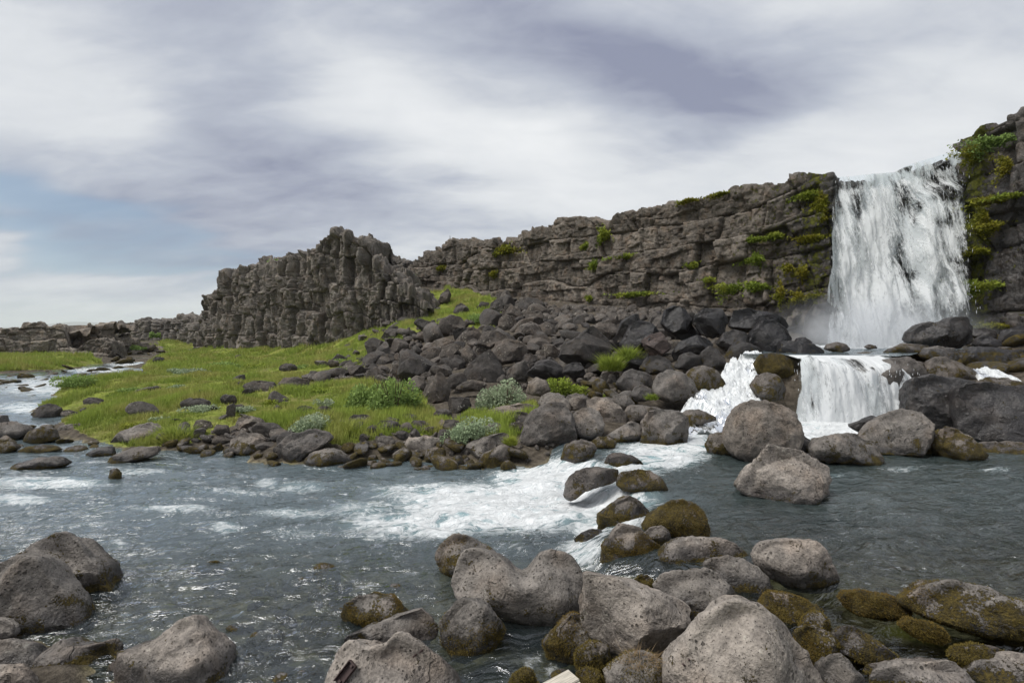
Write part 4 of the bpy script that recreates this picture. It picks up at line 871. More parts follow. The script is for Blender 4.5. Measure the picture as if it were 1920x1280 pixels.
ROCKS = [
# label, tint, moss, wet, metres, outline, angular
('large cracked dark slab rising from the river behind the front slab at the left edge', 'grey', .35, .15, 5.7, "20,1048 62,1017 107,1001 135,997 150,1010 165,1032 190,1060 202,1087 212,1110 228,1125 205,1150 170,1172 100,1180 20,1130", 1.3),
('large dark slab at the left edge with a mossy foot', 'grey', .28, .1, 5.05, "-60,1090 0,1055 40,1040 75,1046 95,1070 125,1105 145,1130 158,1160 170,1190 160,1215 60,1225 -60,1215", 1.1),
('small grey rock cut by the left edge under the large dark slab', 'grey', .1, 0, 4.8, "-40,1165 10,1158 28,1170 25,1190 5,1210 -40,1215", .4),
('grey pitted boulder in the bottom left corner', 'grey', .1, 0, 4.45, "-50,1205 20,1197 50,1205 75,1230 100,1260 118,1290 60,1330 -50,1330", .4),
('lowest grey rock in the bottom left corner', 'pale', .05, 0, 4.1, "-50,1250 20,1243 45,1262 70,1295 40,1330 -50,1330", .4),
('lumpy grey rock with moss streaks left of the pale hump', 'grey', .35, 0, 4.6, "85,1232 100,1215 115,1200 127,1196 140,1207 175,1207 200,1200 215,1196 230,1207 228,1222 212,1245 205,1290 150,1320 100,1300", .3),
('pale pinkish hump-backed boulder with a mossy tip at bottom left', 'pale', .16, 0, 4.4, "204,1247 225,1225 245,1213 270,1211 295,1197 317,1177 335,1160 355,1154 370,1157 380,1175 400,1192 420,1220 426,1242 436,1268 430,1310 330,1335 215,1330", .25),
('yellow-mossed stone just breaking the water in the near pool', 'brown', 1.0, .6, 6.5, "352,1068 375,1057 405,1052 428,1058 430,1070 395,1078 360,1078", .3),
('dark dome boulder with moss on its left, behind the saddle-shaped boulder', 'grey', .55, .2, 6.25, "816,1047 817,1032 830,1015 852,999 875,1002 900,1015 930,1037 928,1070 880,1085 835,1075 820,1062", .2),
('big saddle-shaped pitted boulder with an orange-stained notch', 'grey', .22, .05, 5.3, "844,1097 850,1070 862,1047 875,1032 890,1026 910,1032 945,1047 955,1058 965,1068 980,1072 992,1068 1002,1055 1015,1037 1035,1027 1057,1032 1075,1045 1090,1065 1097,1082 1092,1112 1085,1148 1050,1178 1020,1185 980,1182 930,1163 870,1128", .1),
('small low dome boulder with a green-brown moss skirt', 'grey', .75, .1, 5.2, "640,1152 645,1132 670,1116 695,1115 735,1120 750,1132 762,1148 755,1178 700,1190 660,1182 645,1168", .25),
('long dark grey block lying behind the pale-brown bottom boulder', 'grey', .12, .1, 4.85, "643,1202 650,1190 700,1170 750,1152 792,1139 807,1150 822,1172 819,1192 800,1210 720,1235 645,1225", .7),
('rounded pyramid boulder with a brown mossy face beside the saddle-shaped boulder', 'grey', .42, .15, 4.75, "822,1167 840,1142 852,1127 870,1118 892,1120 915,1132 927,1150 950,1182 944,1198 900,1226 870,1238 847,1230 828,1202", .6),
('pale-brown boulder at the bottom with a rusty bracket and pins', 'pale', .06, 0, 4.15, "598,1310 627,1235 645,1210 657,1201 682,1207 707,1206 725,1201 740,1187 755,1182 770,1187 800,1207 830,1235 850,1262 875,1290 870,1345 740,1370 605,1355", .35),
('small mossy stone at the bottom edge left of the wooden planks', 'brown', 1.1, .1, 3.95, "951,1290 962,1264 982,1253 998,1258 1007,1282 1004,1310 955,1312", .2),
('mossy brown-and-grey rock wedged between the saddle-shaped boulder and the tilted block', 'grey', .6, .15, 4.6, "1019,1205 1032,1185 1055,1162 1075,1147 1087,1150 1099,1172 1104,1200 1088,1235 1050,1252 1027,1236", .5),
('big tilted pitted block with a straight sloping top edge', 'pale', .05, 0, 4.5, "1086,1155 1092,1118 1096,1077 1110,1075 1140,1080 1175,1087 1212,1100 1250,1115 1280,1130 1294,1139 1288,1162 1270,1192 1250,1220 1230,1233 1162,1240 1128,1212 1094,1188", .8),
('shaded mossy stone under the lower left corner of the tilted block', 'brown', .8, .2, 4.4, "1078,1222 1105,1200 1142,1212 1150,1248 1120,1268 1082,1254", .3),
('mossy rock topped with dry grass at the bottom edge', 'grey', .55, .05, 3.85, "1134,1262 1150,1242 1175,1228 1200,1221 1225,1226 1245,1238 1254,1270 1250,1320 1140,1330", .3),
('mossy stone right beside the end of the wooden planks', 'brown', 1.0, .1, 3.95, "1072,1292 1080,1258 1100,1250 1125,1262 1138,1294 1110,1318", .2),
('biggest pale pitted boulder in the bottom foreground', 'pale', .02, 0, 3.6, "1243,1238 1265,1207 1287,1185 1320,1152 1350,1126 1385,1119 1415,1128 1440,1145 1470,1167 1497,1200 1522,1240 1550,1285 1570,1360 1400,1390 1260,1370 1246,1280", .4),
('tall wet-shouldered boulder with a moss-clad left side', 'brown', .45, .2, 6.15, "1125,1060 1130,1025 1150,997 1165,980 1180,984 1200,990 1210,1003 1225,1012 1240,1022 1234,1045 1210,1070 1180,1084 1155,1090 1125,1082", .6),
('small rounded knob between the tall boulder and the pale dome', 'brown', .3, .2, 6.4, "1203,1004 1218,988 1240,984 1255,994 1259,1008 1246,1028 1222,1028", .2),
('dark mossy pointed boulder at the head of the rapids', 'brown', .5, .2, 7.3, "1120,1000 1122,965 1140,950 1160,937 1180,929 1200,938 1215,955 1224,978 1215,995 1190,1008 1150,1012 1124,1014", .6),
('lumpy boulder wholly grown over with brown moss', 'brown', .9, .1, 6.65, "1203,988 1215,965 1235,950 1260,937 1280,935 1305,945 1322,965 1330,990 1326,1008 1290,1012 1240,1005", .35),
('pale broad dome boulder with mossy left flank', 'pale', .30, 0, 5.9, "1222,1075 1235,1040 1252,1020 1277,1010 1312,1007 1350,1009 1380,1019 1400,1035 1412,1052 1404,1085 1300,1095 1230,1095", .2),
('grey rounded boulder leaning on the right front of the pale dome', 'grey', .30, 0, 5.3, "1318,1058 1332,1045 1357,1041 1390,1045 1415,1060 1435,1077 1446,1102 1440,1128 1425,1140 1385,1138 1340,1105", .2),
('grey pitted boulder with a mossy front between the tilted block and the biggest boulder', 'grey', .34, 0, 4.95, "1224,1095 1240,1077 1275,1067 1300,1067 1322,1063 1345,1072 1365,1090 1384,1117 1374,1140 1340,1170 1300,1172 1240,1128", .3),
('small mossy stone in the crack above the tilted block', 'brown', .9, .2, 5.4, "1183,1093 1200,1078 1215,1078 1230,1093 1226,1110 1195,1110", .2),
('brown-mossed sloping rock right of the biggest boulder', 'brown', .8, .2, 4.75, "1420,1135 1445,1108 1475,1112 1510,1125 1540,1140 1557,1167 1544,1190 1490,1198 1445,1178", .3),
('pale dome boulder standing in the right-hand pool edge', 'pale', .26, .05, 5.3, "1410,1040 1425,1020 1447,1011 1490,1012 1525,1014 1540,1025 1552,1045 1565,1065 1572,1087 1566,1103 1520,1112 1480,1104 1440,1080 1416,1058", .25),
('small grey knob on the mossy rocks right of the biggest boulder', 'grey', .55, .1, 4.45, "1500,1174 1520,1150 1535,1146 1550,1155 1560,1180 1540,1196 1512,1194", .3),
('mossy peaked rock right against the biggest boulder', 'brown', .85, .2, 4.12, "1493,1186 1510,1172 1535,1175 1560,1190 1582,1217 1572,1242 1520,1250 1498,1216", .5),
('dark wedge rock edged with bright moss in the right foreground', 'brown', .65, .3, 4.1, "1561,1190 1580,1173 1600,1173 1630,1190 1660,1215 1688,1237 1672,1254 1620,1248 1572,1222", .6),
('pitted grey rock with mossy seams at the bottom edge right of the biggest boulder', 'grey', .38, 0, 3.75, "1523,1300 1535,1242 1555,1226 1575,1223 1590,1235 1605,1255 1627,1285 1622,1330 1540,1335", .5),
('long pale cracked rock along the bottom edge', 'pale', .30, 0, 3.75, "1628,1270 1640,1250 1690,1240 1730,1241 1770,1234 1790,1240 1810,1262 1834,1290 1824,1335 1640,1335", .5),
('pale cracked rock in the bottom right corner', 'pale', .28, 0, 3.85, "1793,1262 1825,1240 1855,1235 1880,1225 1905,1220 1950,1235 1980,1310 1830,1335 1798,1300", .5),
('yellow-rimmed mossy slab awash above the bottom right corner', 'brown', .9, .5, 4.0, "1782,1228 1800,1211 1835,1205 1870,1212 1893,1226 1864,1244 1800,1250", .2),
('sausage-shaped mossy rock lying in the right-hand pool', 'brown', 1.1, .2, 4.72, "1577,1122 1585,1108 1610,1106 1660,1115 1695,1122 1707,1142 1692,1160 1640,1163 1600,1150", .15),
('small bright yellow-green mossy stone awash in the right foreground', 'brown', 1.2, .3, 4.38, "1688,1170 1705,1160 1740,1165 1765,1180 1772,1197 1757,1207 1720,1195", .2),
('big mossy whale-backed rock at the right edge', 'grey', .72, .15, 4.42, "1688,1124 1720,1100 1750,1089 1790,1087 1830,1093 1870,1110 1920,1130 1990,1160 1990,1220 1900,1212 1830,1192 1760,1168 1708,1146", .4),
# middle pool
('large round pitted brown boulder below the cascade', 'brown', .16, .05, 10.3, "1361,805 1365,780 1382,762 1410,751 1440,750 1465,756 1487,772 1498,797 1500,822 1492,845 1450,866 1400,868 1370,850 1360,825", .1),
('pale brown boulder with a sloping top standing in the middle pool', 'pale', .14, 0, 8.0, "1376,918 1390,895 1412,865 1430,842 1440,833 1465,836 1500,845 1530,860 1552,872 1556,897 1547,928 1520,944 1460,940 1410,930", .5),
('mossy hump leaning on the left of the round boulder', 'brown', .7, .2, 10.8, "1321,834 1330,813 1350,810 1365,815 1378,840 1392,858 1360,858 1328,848", .2),
('low loaf-shaped boulder with moss right of the round boulder', 'grey', .5, .15, 10.1, "1517,840 1530,820 1560,814 1600,813 1630,825 1645,840 1656,867 1640,876 1580,871 1522,860", .3),
('small dark stone between the round boulder and the loaf-shaped boulder', 'dark', .1, .5, 10.6, "1495,818 1505,814 1518,824 1522,842 1510,852 1496,846", .5),
('triangular grey boulder with a mossy waterline right of the cascade', 'grey', .32, .15, 10.8, "1616,825 1640,795 1665,775 1695,765 1720,775 1745,795 1760,820 1767,848 1700,860 1640,853 1620,842", .6),
('flat wet stone at the foot of the cascade', 'dark', .1, .7, 11.8, "1590,797 1620,786 1640,780 1657,785 1645,802 1612,812", .4),
('huge dark wet boulder right of the cascade', 'dark', .05, .75, 12.7, "1700,735 1710,708 1740,702 1800,708 1830,714 1834,760 1815,800 1790,815 1740,812 1702,780", .6),
('huge dark wet boulder cut by the right edge', 'dark', .08, .75, 12.0, "1788,775 1795,730 1810,718 1850,715 1900,720 1960,728 2010,760 2010,825 1920,845 1830,843 1797,820", .6),
('mossy stone at the foot of the huge dark boulders', 'brown', .7, .3, 10.6, "1752,835 1760,805 1775,797 1795,805 1815,825 1842,852 1832,866 1770,864", .4),
('long mossy ledge at the waterline at the right edge', 'brown', .6, .4, 11.0, "1790,852 1820,836 1860,826 2010,838 2010,866 1900,862", .3),
('flat mossy oval rock in the foam below the left rapids', 'brown', .6, .4, 13.4, "1268,778 1290,768 1310,767 1335,777 1345,786 1312,796 1278,792", .2),
('square-cut dark boulder with a mossy foot at the pool edge', 'grey', .38, .2, 11.8, "1201,830 1207,785 1215,768 1240,767 1275,772 1292,785 1292,812 1288,838 1260,843 1213,838", .8),
('grey wedge boulder left of the square-cut boulder', 'grey', .3, .2, 12.1, "1128,822 1150,808 1170,797 1190,789 1200,795 1207,812 1197,830 1158,833", .6),
('biggest dark boulder on the bank at the head of the pool', 'dark', .12, .05, 11.9, "974,832 978,805 985,788 1000,770 1015,760 1040,753 1060,755 1072,775 1082,807 1078,834 1050,850 1010,850", .7),
('smooth round dark boulder right of the biggest bank boulder', 'grey', .1, .05, 12.2, "1070,790 1077,774 1090,765 1105,763 1125,772 1133,795 1127,818 1105,828 1080,820", .2),
('brown boulder with a flat lit top behind the round dark boulder', 'brown', .05, 0, 13.2, "1096,752 1115,742 1140,745 1165,765 1178,782 1172,800 1135,800 1108,780", .6),
('grey boulder at the back left of the lit-topped boulder', 'grey', .05, 0, 13.8, "1058,750 1065,740 1082,737 1102,742 1104,765 1068,770", .5),
('grey rounded boulder behind the biggest bank boulder', 'grey', .05, 0, 13.6, "1008,755 1015,742 1030,736 1048,738 1066,752 1070,770 1025,772", .4),
('wedge of mossy rock at the left lip of the rapids', 'brown', .5, .4, 10.7, "1050,862 1060,835 1090,822 1110,828 1122,840 1108,864 1075,868", .6),
('low mossy stone just behind the rapids wedge', 'brown', .8, .3, 11.4, "1103,832 1120,818 1140,818 1157,828 1152,840 1112,840", .2),
('wet dark rock with water sliding round it at the head of the rapids', 'brown', .35, .6, 10.0, "1130,874 1138,855 1150,848 1170,850 1190,855 1208,870 1182,878", .4),
('wet brown rock splitting the rapids', 'brown', .4, .6, 8.6, "1055,930 1062,905 1080,885 1100,876 1130,875 1160,880 1158,904 1120,912 1090,922 1070,938", .5),
('flat-topped mossy block at the edge of the rapids', 'brown', .65, .3, 8.5, "1155,908 1160,886 1185,880 1220,882 1240,895 1255,918 1215,925 1168,920", .3),
('half-drowned dark stone behind the tall boulder', 'dark', .2, .6, 6.9, "1075,1010 1090,998 1110,990 1128,992 1130,1020 1100,1026 1080,1022", .3),
# around the upper rapids
('big rounded grey boulder left of the white rapids', 'grey', .3, .25, 14.9, "1223,724 1232,700 1255,692 1280,697 1300,715 1312,738 1294,752 1250,755 1226,745", .3),
('brown mossy boulder washed by the white rapids', 'brown', .75, .35, 15.3, "1283,718 1292,697 1305,687 1322,685 1345,695 1362,717 1360,733 1330,740 1308,745", .2),
('dark flat-sided boulder left of the rounded grey boulder', 'dark', .2, .3, 16, "1153,718 1170,697 1185,691 1220,702 1227,722 1217,735 1168,735", .6),
('small smooth dark stone below the flat-sided boulder', 'dark', .1, .3, 14.9, "1183,740 1190,725 1205,720 1222,730 1222,750 1193,753", .3),
('grey rounded stone with a mossy foot above the square-cut boulder', 'grey', .2, .1, 14.0, "1142,755 1150,742 1165,737 1178,742 1192,757 1187,770 1152,770", .2),
('flat wet mossy rock between the bank boulders and the rapids', 'brown', .5, .4, 13.3, "1165,775 1180,762 1205,760 1235,764 1245,775 1215,790 1175,792", .2),
('squat boulder with yellow moss on its crown', 'dark', .45, .3, 16.8, "1198,690 1213,670 1235,664 1255,675 1265,692 1252,704 1208,702", .5),
('smooth dark boulder left of the white-speckled boulder', 'dark', .1, .3, 16.9, "1262,690 1275,665 1295,658 1312,668 1314,688 1290,695", .4),
('dark white-speckled boulder left of the white rapids', 'dark', .3, .3, 16.8, "1306,686 1315,660 1330,648 1345,655 1358,670 1361,692 1335,700", .4),
('mossy shoulder rock at the top of the white rapids', 'dark', .55, .5, 17.6, "1358,684 1370,650 1385,638 1410,645 1432,655 1428,666 1392,674 1376,686", .4),
('mossy boulder between the white rapids and the cascade', 'dark', .5, .4, 15.7, "1415,684 1425,665 1445,660 1470,665 1490,676 1487,708 1470,716 1428,704", .3),
('lower brown mossy boulder between the white rapids and the cascade', 'brown', .55, .5, 14.7, "1410,724 1420,705 1440,698 1460,705 1472,727 1470,750 1440,753 1416,740", .3),
('black pyramid boulder at the left of the plunge pool', 'black', .1, .8, 18.6, "1398,655 1410,620 1430,600 1450,598 1475,615 1487,637 1468,660 1425,664", .8),
('flat-topped dark boulder at the plunge pool outlet', 'black', .2, .7, 17.3, "1458,664 1465,640 1485,638 1520,645 1547,656 1537,669 1500,676", .5),
('grey wet boulder left of the black pyramid boulder', 'dark', .05, .6, 18.8, "1343,645 1355,625 1375,617 1400,625 1407,648 1370,664", .7),
('black ribbed slab under the foot of the cliff', 'black', .1, .8, 20.5, "1366,614 1375,582 1400,578 1440,585 1470,595 1480,614 1440,622 1388,624", .9),
('big black angular block left of the ribbed slab', 'black', .1, .7, 19.8, "1298,608 1302,590 1320,578 1350,578 1364,597 1357,624 1335,636 1313,626", .9),
('black leaning block with a cracked face', 'black', .05, .7, 20.2, "1243,606 1248,580 1265,572 1285,580 1300,610 1312,634 1280,640 1253,624", .9),
('grey slanting slab pointing up beside the reddish block', 'dark', 0, .5, 19.8, "1153,636 1165,605 1180,593 1197,587 1202,602 1182,626 1165,640", .9),
('big black faceted block left of the reddish block', 'black', .05, .6, 19.2, "1162,646 1180,610 1200,597 1222,605 1237,622 1224,644 1212,668 1178,672", 1.0),
('reddish angular block among the black boulders', 'red', 0, .4, 18.7, "1201,640 1215,627 1240,622 1260,652 1237,668 1216,666", 1.0),
('long black boulder right of the reddish block', 'black', .1, .6, 18.6, "1258,664 1275,640 1305,628 1330,635 1340,648 1302,666 1263,676", .7),
('large sloping dark slab in the middle of the boulder field', 'dark', .03, .1, 19.6, "1048,670 1055,645 1085,630 1110,610 1130,625 1150,652 1143,676 1110,686 1056,680", .9),
('brown boulder with a deep shaded hollow under the cliff', 'brown', 0, .1, 22.3, "1103,622 1120,605 1145,598 1172,600 1164,624 1140,638 1115,636", .5),
('black sharp-edged rock beside the bright green grass clump', 'black', .05, .6, 17.7, "1163,690 1180,672 1200,657 1217,664 1204,692 1172,698", .9),
('big dark triangular boulder at the front of the boulder field', 'dark', 0, 0, 20.2, "860,715 875,690 900,665 918,654 932,668 947,702 944,720 900,722 868,722", .9),
('brown boulder with a shaded underside behind the triangular boulder', 'brown', 0, 0, 21.8, "921,660 930,640 955,635 980,640 992,656 978,674 940,684 926,676", .6),
('long brown slab pointing up left behind the triangular boulder', 'brown', 0, 0, 24, "888,660 896,640 905,622 930,619 957,632 934,644 912,662", 1.0),
('low black boulder with a ridged top in front of the sloping slab', 'black', 0, .2, 18.8, "984,702 1000,686 1030,675 1055,685 1060,706 1010,712", .9),
('small black block right of the ridged black boulder', 'black', 0, .3, 18.4, "1053,700 1060,685 1075,679 1090,681 1100,702 1075,709", .9),
('grey round-topped boulder between the triangular boulder and the ridged one', 'grey', 0, 0, 19.3, "948,708 955,690 968,680 985,675 993,692 988,716 955,717", .5),
('tall pointed brown boulder right of the willow bush', 'brown', .1, 0, 16.9, "786,750 795,728 808,710 826,696 836,706 845,732 842,754 810,757", .9),
('pale rounded boulder just behind the willow bush', 'brown', 0, 0, 17.6, "763,728 768,712 780,704 797,706 798,732 780,740", .4),
('dark shadowed block right of the pointed brown boulder', 'dark', 0, 0, 18.2, "835,712 850,700 870,700 877,717 857,730 840,726", .8),
('rounded dark boulder at the left front of the boulder field', 'dark', 0, 0, 20.8, "743,704 750,682 770,670 790,675 797,697 776,712 753,713", .5),
('flat pale slab lying on the grass below the woolly willow', 'brown', .05, 0, 14.2, "890,784 905,774 930,765 990,756 1012,762 995,775 972,788 930,792", .7),
('thin flat stone in front of the triangular boulder', 'brown', .2, 0, 17.2, "853,728 865,718 885,712 917,718 905,732 862,735", .5),
('rounded brown boulder right of the woolly willow', 'brown', 0, 0, 15.6, "985,738 990,715 1005,706 1025,714 1034,732 1015,744", .3),
# boulder field, upper left
('big brown white-flecked boulder in the upper boulder field', 'brown', 0, 0, None, "819,625 827,600 842,590 862,592 874,608 865,627 850,637 828,632", .8),
('lichen-white boulder on the grass slope above the boulder field', 'grey', 0, 0, None, "850,586 855,572 865,567 877,575 883,587 870,594", .6),
('dark rounded boulder left of the white-topped boulder under the cliff', 'dark', 0, 0, None, "916,582 920,567 932,560 946,567 944,582 930,590", .6),
('white-topped boulder against the foot of the cliff', 'pale', 0, 0, None, "931,560 937,547 952,544 961,556 958,572 945,572", .6),
('large brown block below the white-topped boulder', 'brown', 0, 0, None, "938,590 945,572 957,569 975,582 980,594 962,606 942,598", .8),
('upright brown boulder right of the bright slope plants', 'brown', 0, 0, None, "933,618 935,597 945,590 962,592 971,607 966,625 942,628", .5),
('wide flat-topped brown boulder under the cliff', 'brown', 0, 0, None, "973,601 987,585 1010,582 1028,598 1019,611 980,611", .6),
('pale sloping block in the middle of the upper boulder field', 'pale', 0, 0, None, "964,623 975,610 995,602 1012,610 1021,624 1000,634 975,634", .9),
('brown block right of the pale sloping block', 'brown', 0, 0, None, "1009,610 1025,602 1040,612 1043,630 1030,634 1016,624", .8),
('pale brown boulder high by the cliff foot', 'pale', 0, 0, None, "1039,614 1055,597 1075,597 1073,610 1048,619", .6),
('topmost pale boulder at the cliff foot', 'pale', 0, 0, None, "1053,596 1070,584 1090,587 1088,600 1066,601", .7),
('brown block with a cut face left of the large sloping slab', 'brown', 0, 0, None, "989,646 997,627 1017,625 1036,638 1027,654 1002,659", .9),
('brown squarish block touching the large sloping slab', 'brown', 0, 0, None, "1011,664 1017,645 1037,645 1051,658 1047,676 1025,677", .9),
('light brown block beside the long brown slab', 'pale', 0, 0, None, "873,641 887,634 902,640 902,656 884,655", .8),
('brown boulder below the big white-flecked boulder', 'brown', 0, 0, None, "851,641 870,620 887,612 906,628 894,642 870,647", .8),
('thin pale-topped slab on the left of the boulder field', 'pale', 0, 0, None, "785,659 800,642 820,641 833,651 812,661", .8),
('rounded boulder under the thin pale-topped slab', 'brown', 0, 0, None, "784,674 792,657 815,650 828,661 824,680 805,685", .5),
('large tilted boulder left of the light brown block', 'brown', 0, 0, None, "821,671 830,650 850,642 866,648 852,668 835,681", .8),
('small block leaning on the large tilted boulder', 'brown', 0, 0, None, "845,664 860,650 878,652 874,671 855,670", .8),
('dark block left of the big triangular boulder', 'dark', 0, 0, None, "836,684 845,665 860,665 873,678 869,695 850,700", .8),
('grey block below the rounded boulder on the left of the field', 'grey', 0, 0, None, "811,696 820,680 832,676 848,693 842,707 820,705", .8),
('dark block behind the ridged black boulder', 'dark', 0, 0, None, "974,679 992,662 1007,667 1007,686 987,694", .9),
('dark block left of the big white-flecked boulder', 'dark', 0, 0, None, "789,621 805,605 822,607 824,629 796,634", .8),
('white-flecked rock pile on the grass edge left of the boulder field', 'grey', 0, 0, None, "684,641 700,632 725,642 725,671 697,675 688,660", .8),
('grey white-flecked rock below the rock pile on the grass edge', 'grey', 0, 0, None, "704,684 717,662 737,665 744,684 720,690", .8),
('leaning block left of the rounded dark boulder', 'brown', 0, 0, None, "731,699 742,680 755,675 764,684 747,710", .9),
('upright brown rock on the high grass slope', 'brown', 0, 0, None, "819,569 827,550 840,540 846,551 842,569 827,573", .8),
('grey rock on the grass slope left of the boulder field', 'grey', 0, 0, None, "714,634 730,612 747,610 744,634 730,642", .8),
('low dark rock on the upper grass slope', 'dark', 0, 0, None, "739,603 755,592 772,597 767,608 747,609", .7),
('dark rock between the slope plants and the cliff', 'dark', 0, 0, None, "891,581 902,565 918,567 917,584", .7),
# bank edge
('big dark boulder with a ribbed face at the grass bank edge', 'dark', .22, .15, 11.5, "516,872 520,835 540,815 590,803 615,808 623,822 602,842 572,866 548,880", .6),
('low mossy boulder right of the ribbed bank boulder', 'grey', .5, .2, 11.3, "568,875 580,848 610,840 640,845 662,863 642,877 590,884", .3),
('pale loaf-shaped boulder on the bank', 'pale', .1, 0, 12.1, "755,838 765,820 790,818 825,822 832,842 800,852 768,854", .3),
('grey boulder with a long sloping back at the bank edge', 'grey', .2, .05, 11.7, "857,852 880,830 920,815 950,808 957,826 933,848 897,875 868,874", .7),
('dark arched mossy rock at the waterline below the sloping-backed boulder', 'brown', .6, .35, 11.2, "886,880 905,850 945,830 957,836 957,864 922,886 900,890", .4),
('pair-topped grey boulder group on the left point of the bank', 'grey', .1, 0, 13.2, "201,832 222,812 250,800 283,789 306,806 304,832 262,845 213,845", .5),
('long mossy-edged rock slipping into the river at the left point', 'brown', .45, .4, 11.5, "198,878 210,855 250,840 303,836 294,853 240,870 206,882", .3),
('low wet stone left of the bank point', 'dark', .3, .4, 12.1, "160,852 185,838 212,836 216,853 180,857", .3),
('brown mossy boulder in the left side channel', 'brown', .65, .3, 13.5, "43,830 55,808 82,799 100,805 107,823 75,833", .4),
('flat grey boulder at the left edge of the side channel', 'grey', .25, .2, 13.8, "-30,818 -10,795 20,789 45,797 57,808 40,822 0,826", .3),
('slab with yellow-brown moss between the side channel and the grass', 'grey', .45, .2, 14.6, "100,810 120,796 150,792 156,806 130,816 108,816", .4),
('dark boulder on the grassy river corner', 'dark', .35, .1, 17.3, "63,776 75,760 95,756 112,766 108,782 74,787", .5),
('flat mossy stone awash in the side channel', 'brown', .8, .5, 12.5, "28,848 60,836 100,835 118,843 62,852", .2),
('long flat wet rock in the river at the far left', 'brown', .4, .5, 11.0, "6,884 40,868 75,857 115,856 132,868 95,882", .2),
('mossy mound of rock at the left edge of the side channel', 'brown', .7, .4, 12.4, "-40,855 -15,826 18,822 36,839 12,853", .3),
('dark knob by the left edge above the side channel', 'dark', .1, .3, 15.4, "-12,790 0,778 10,778 14,790 4,798", .3),
('small mossy rock with water curling over it left of the river middle', 'brown', .8, .6, 10.2, "203,895 207,880 216,877 226,886 225,900 212,904", .3),
('squarish mossy block at the bank edge', 'brown', .5, .2, 12.2, "433,848 437,822 452,812 480,812 499,824 498,846 465,854", .5),
('layered angular block above the squarish mossy block', 'brown', .1, 0, 13.6, "440,802 446,782 462,777 492,786 502,800 480,810 452,808", .9),
]
for (lab, tn, ms, wt, d, ol, ang) in ROCKS:
    outline_rock(lab, tn, ms, wt, d, ol, ang, mat='boulder' if (d or 30) < 16.5 else 'scree')
# the broad ledge rock that carries the cascade and the rocks round the plunge pool
for (lab, tn, ms, wt, d, ol, ang) in [
    ('broad flat-topped ledge rock under the cascade', 'grey', .15, .35, 15.15, "1478,790 1486,725 1500,698 1515,684 1560,675 1640,674 1690,680 1716,696 1716,740 1706,790 1590,800", .3),
    ('brown wet rock at the right shoulder of the cascade', 'brown', .3, .6, 15.3, "1654,688 1665,672 1700,668 1730,680 1736,705 1715,722 1680,712", .4),
    ('mossy flat rock at the right edge of the plunge pool', 'brown', .6, .4, 17.2, "1655,668 1670,652 1700,644 1740,646 1748,668 1720,676 1680,676", .3),
    ('grey boulder right of the mossy flat rock', 'grey', .25, .3, 16.4, "1728,668 1740,654 1760,648 1790,652 1800,668 1790,680 1750,680", .4),
    ('green-streaked boulder below the grey boulder right of the cascade', 'brown', .55, .4, 15.2, "1735,695 1745,670 1770,667 1800,680 1826,692 1826,712 1790,718 1745,715", .3),
    ('big dark boulder in front of the waterfall, its right half higher', 'dark', .15, .75, 19.0, "1702,640 1704,622 1720,610 1745,602 1765,606 1790,594 1812,595 1822,612 1822,640 1795,655 1740,652", .6),
    ('dark wet boulder behind the huge boulders at the right', 'black', .3, .75, 16.6, "1800,680 1808,660 1825,650 1870,652 1915,665 1925,690 1880,702 1830,698", .5),
    ('black boulder at the right edge level with the plunge pool', 'black', .2, .8, 17.0, "1880,668 1890,660 1930,655 1990,662 1990,700 1915,698", .5),
    ('small wet boulder right of the big boulder in front of the waterfall', 'black', .2, .8, 18.8, "1828,645 1836,632 1850,628 1875,638 1890,650 1870,658 1835,656", .5),
    ('dark wet boulder under the right cliff', 'black', .35, .8, 19.6, "1876,638 1890,618 1915,610 1960,612 1970,645 1910,655", .5),
    ('brown wet boulder between the waterfall boulder and the right cliff', 'dark', .3, .7, 20.6, "1820,630 1826,618 1845,614 1866,620 1872,632 1846,640", .4),
    ('flat mossy stone with the rivulet flowing round it at the right edge', 'brown', .6, .4, 14.6, "1828,722 1850,706 1890,708 1925,720 1925,730 1860,732", .3),
    ('round mossy stone in the outlet of the plunge pool', 'brown', .5, .5, 17.6, "1545,655 1552,645 1570,641 1586,645 1592,656 1570,662", .2),
    ('tiny wet stone in the plunge pool', 'brown', .3, .7, 20.0, "1620,650 1630,645 1642,648 1646,653 1628,655", .3),
    ('dark stone at the left corner of the plunge pool', 'black', .2, .7, 20.0, "1488,645 1495,634 1508,632 1522,640 1522,650 1500,652", .3),
    ('splash-covered rock at the left foot of the waterfall', 'black', .1, .9, 24.0, "1512,640 1516,590 1528,570 1550,566 1566,574 1572,640", .4)]:
    outline_rock(lab, tn, ms, wt, d, ol, ang)
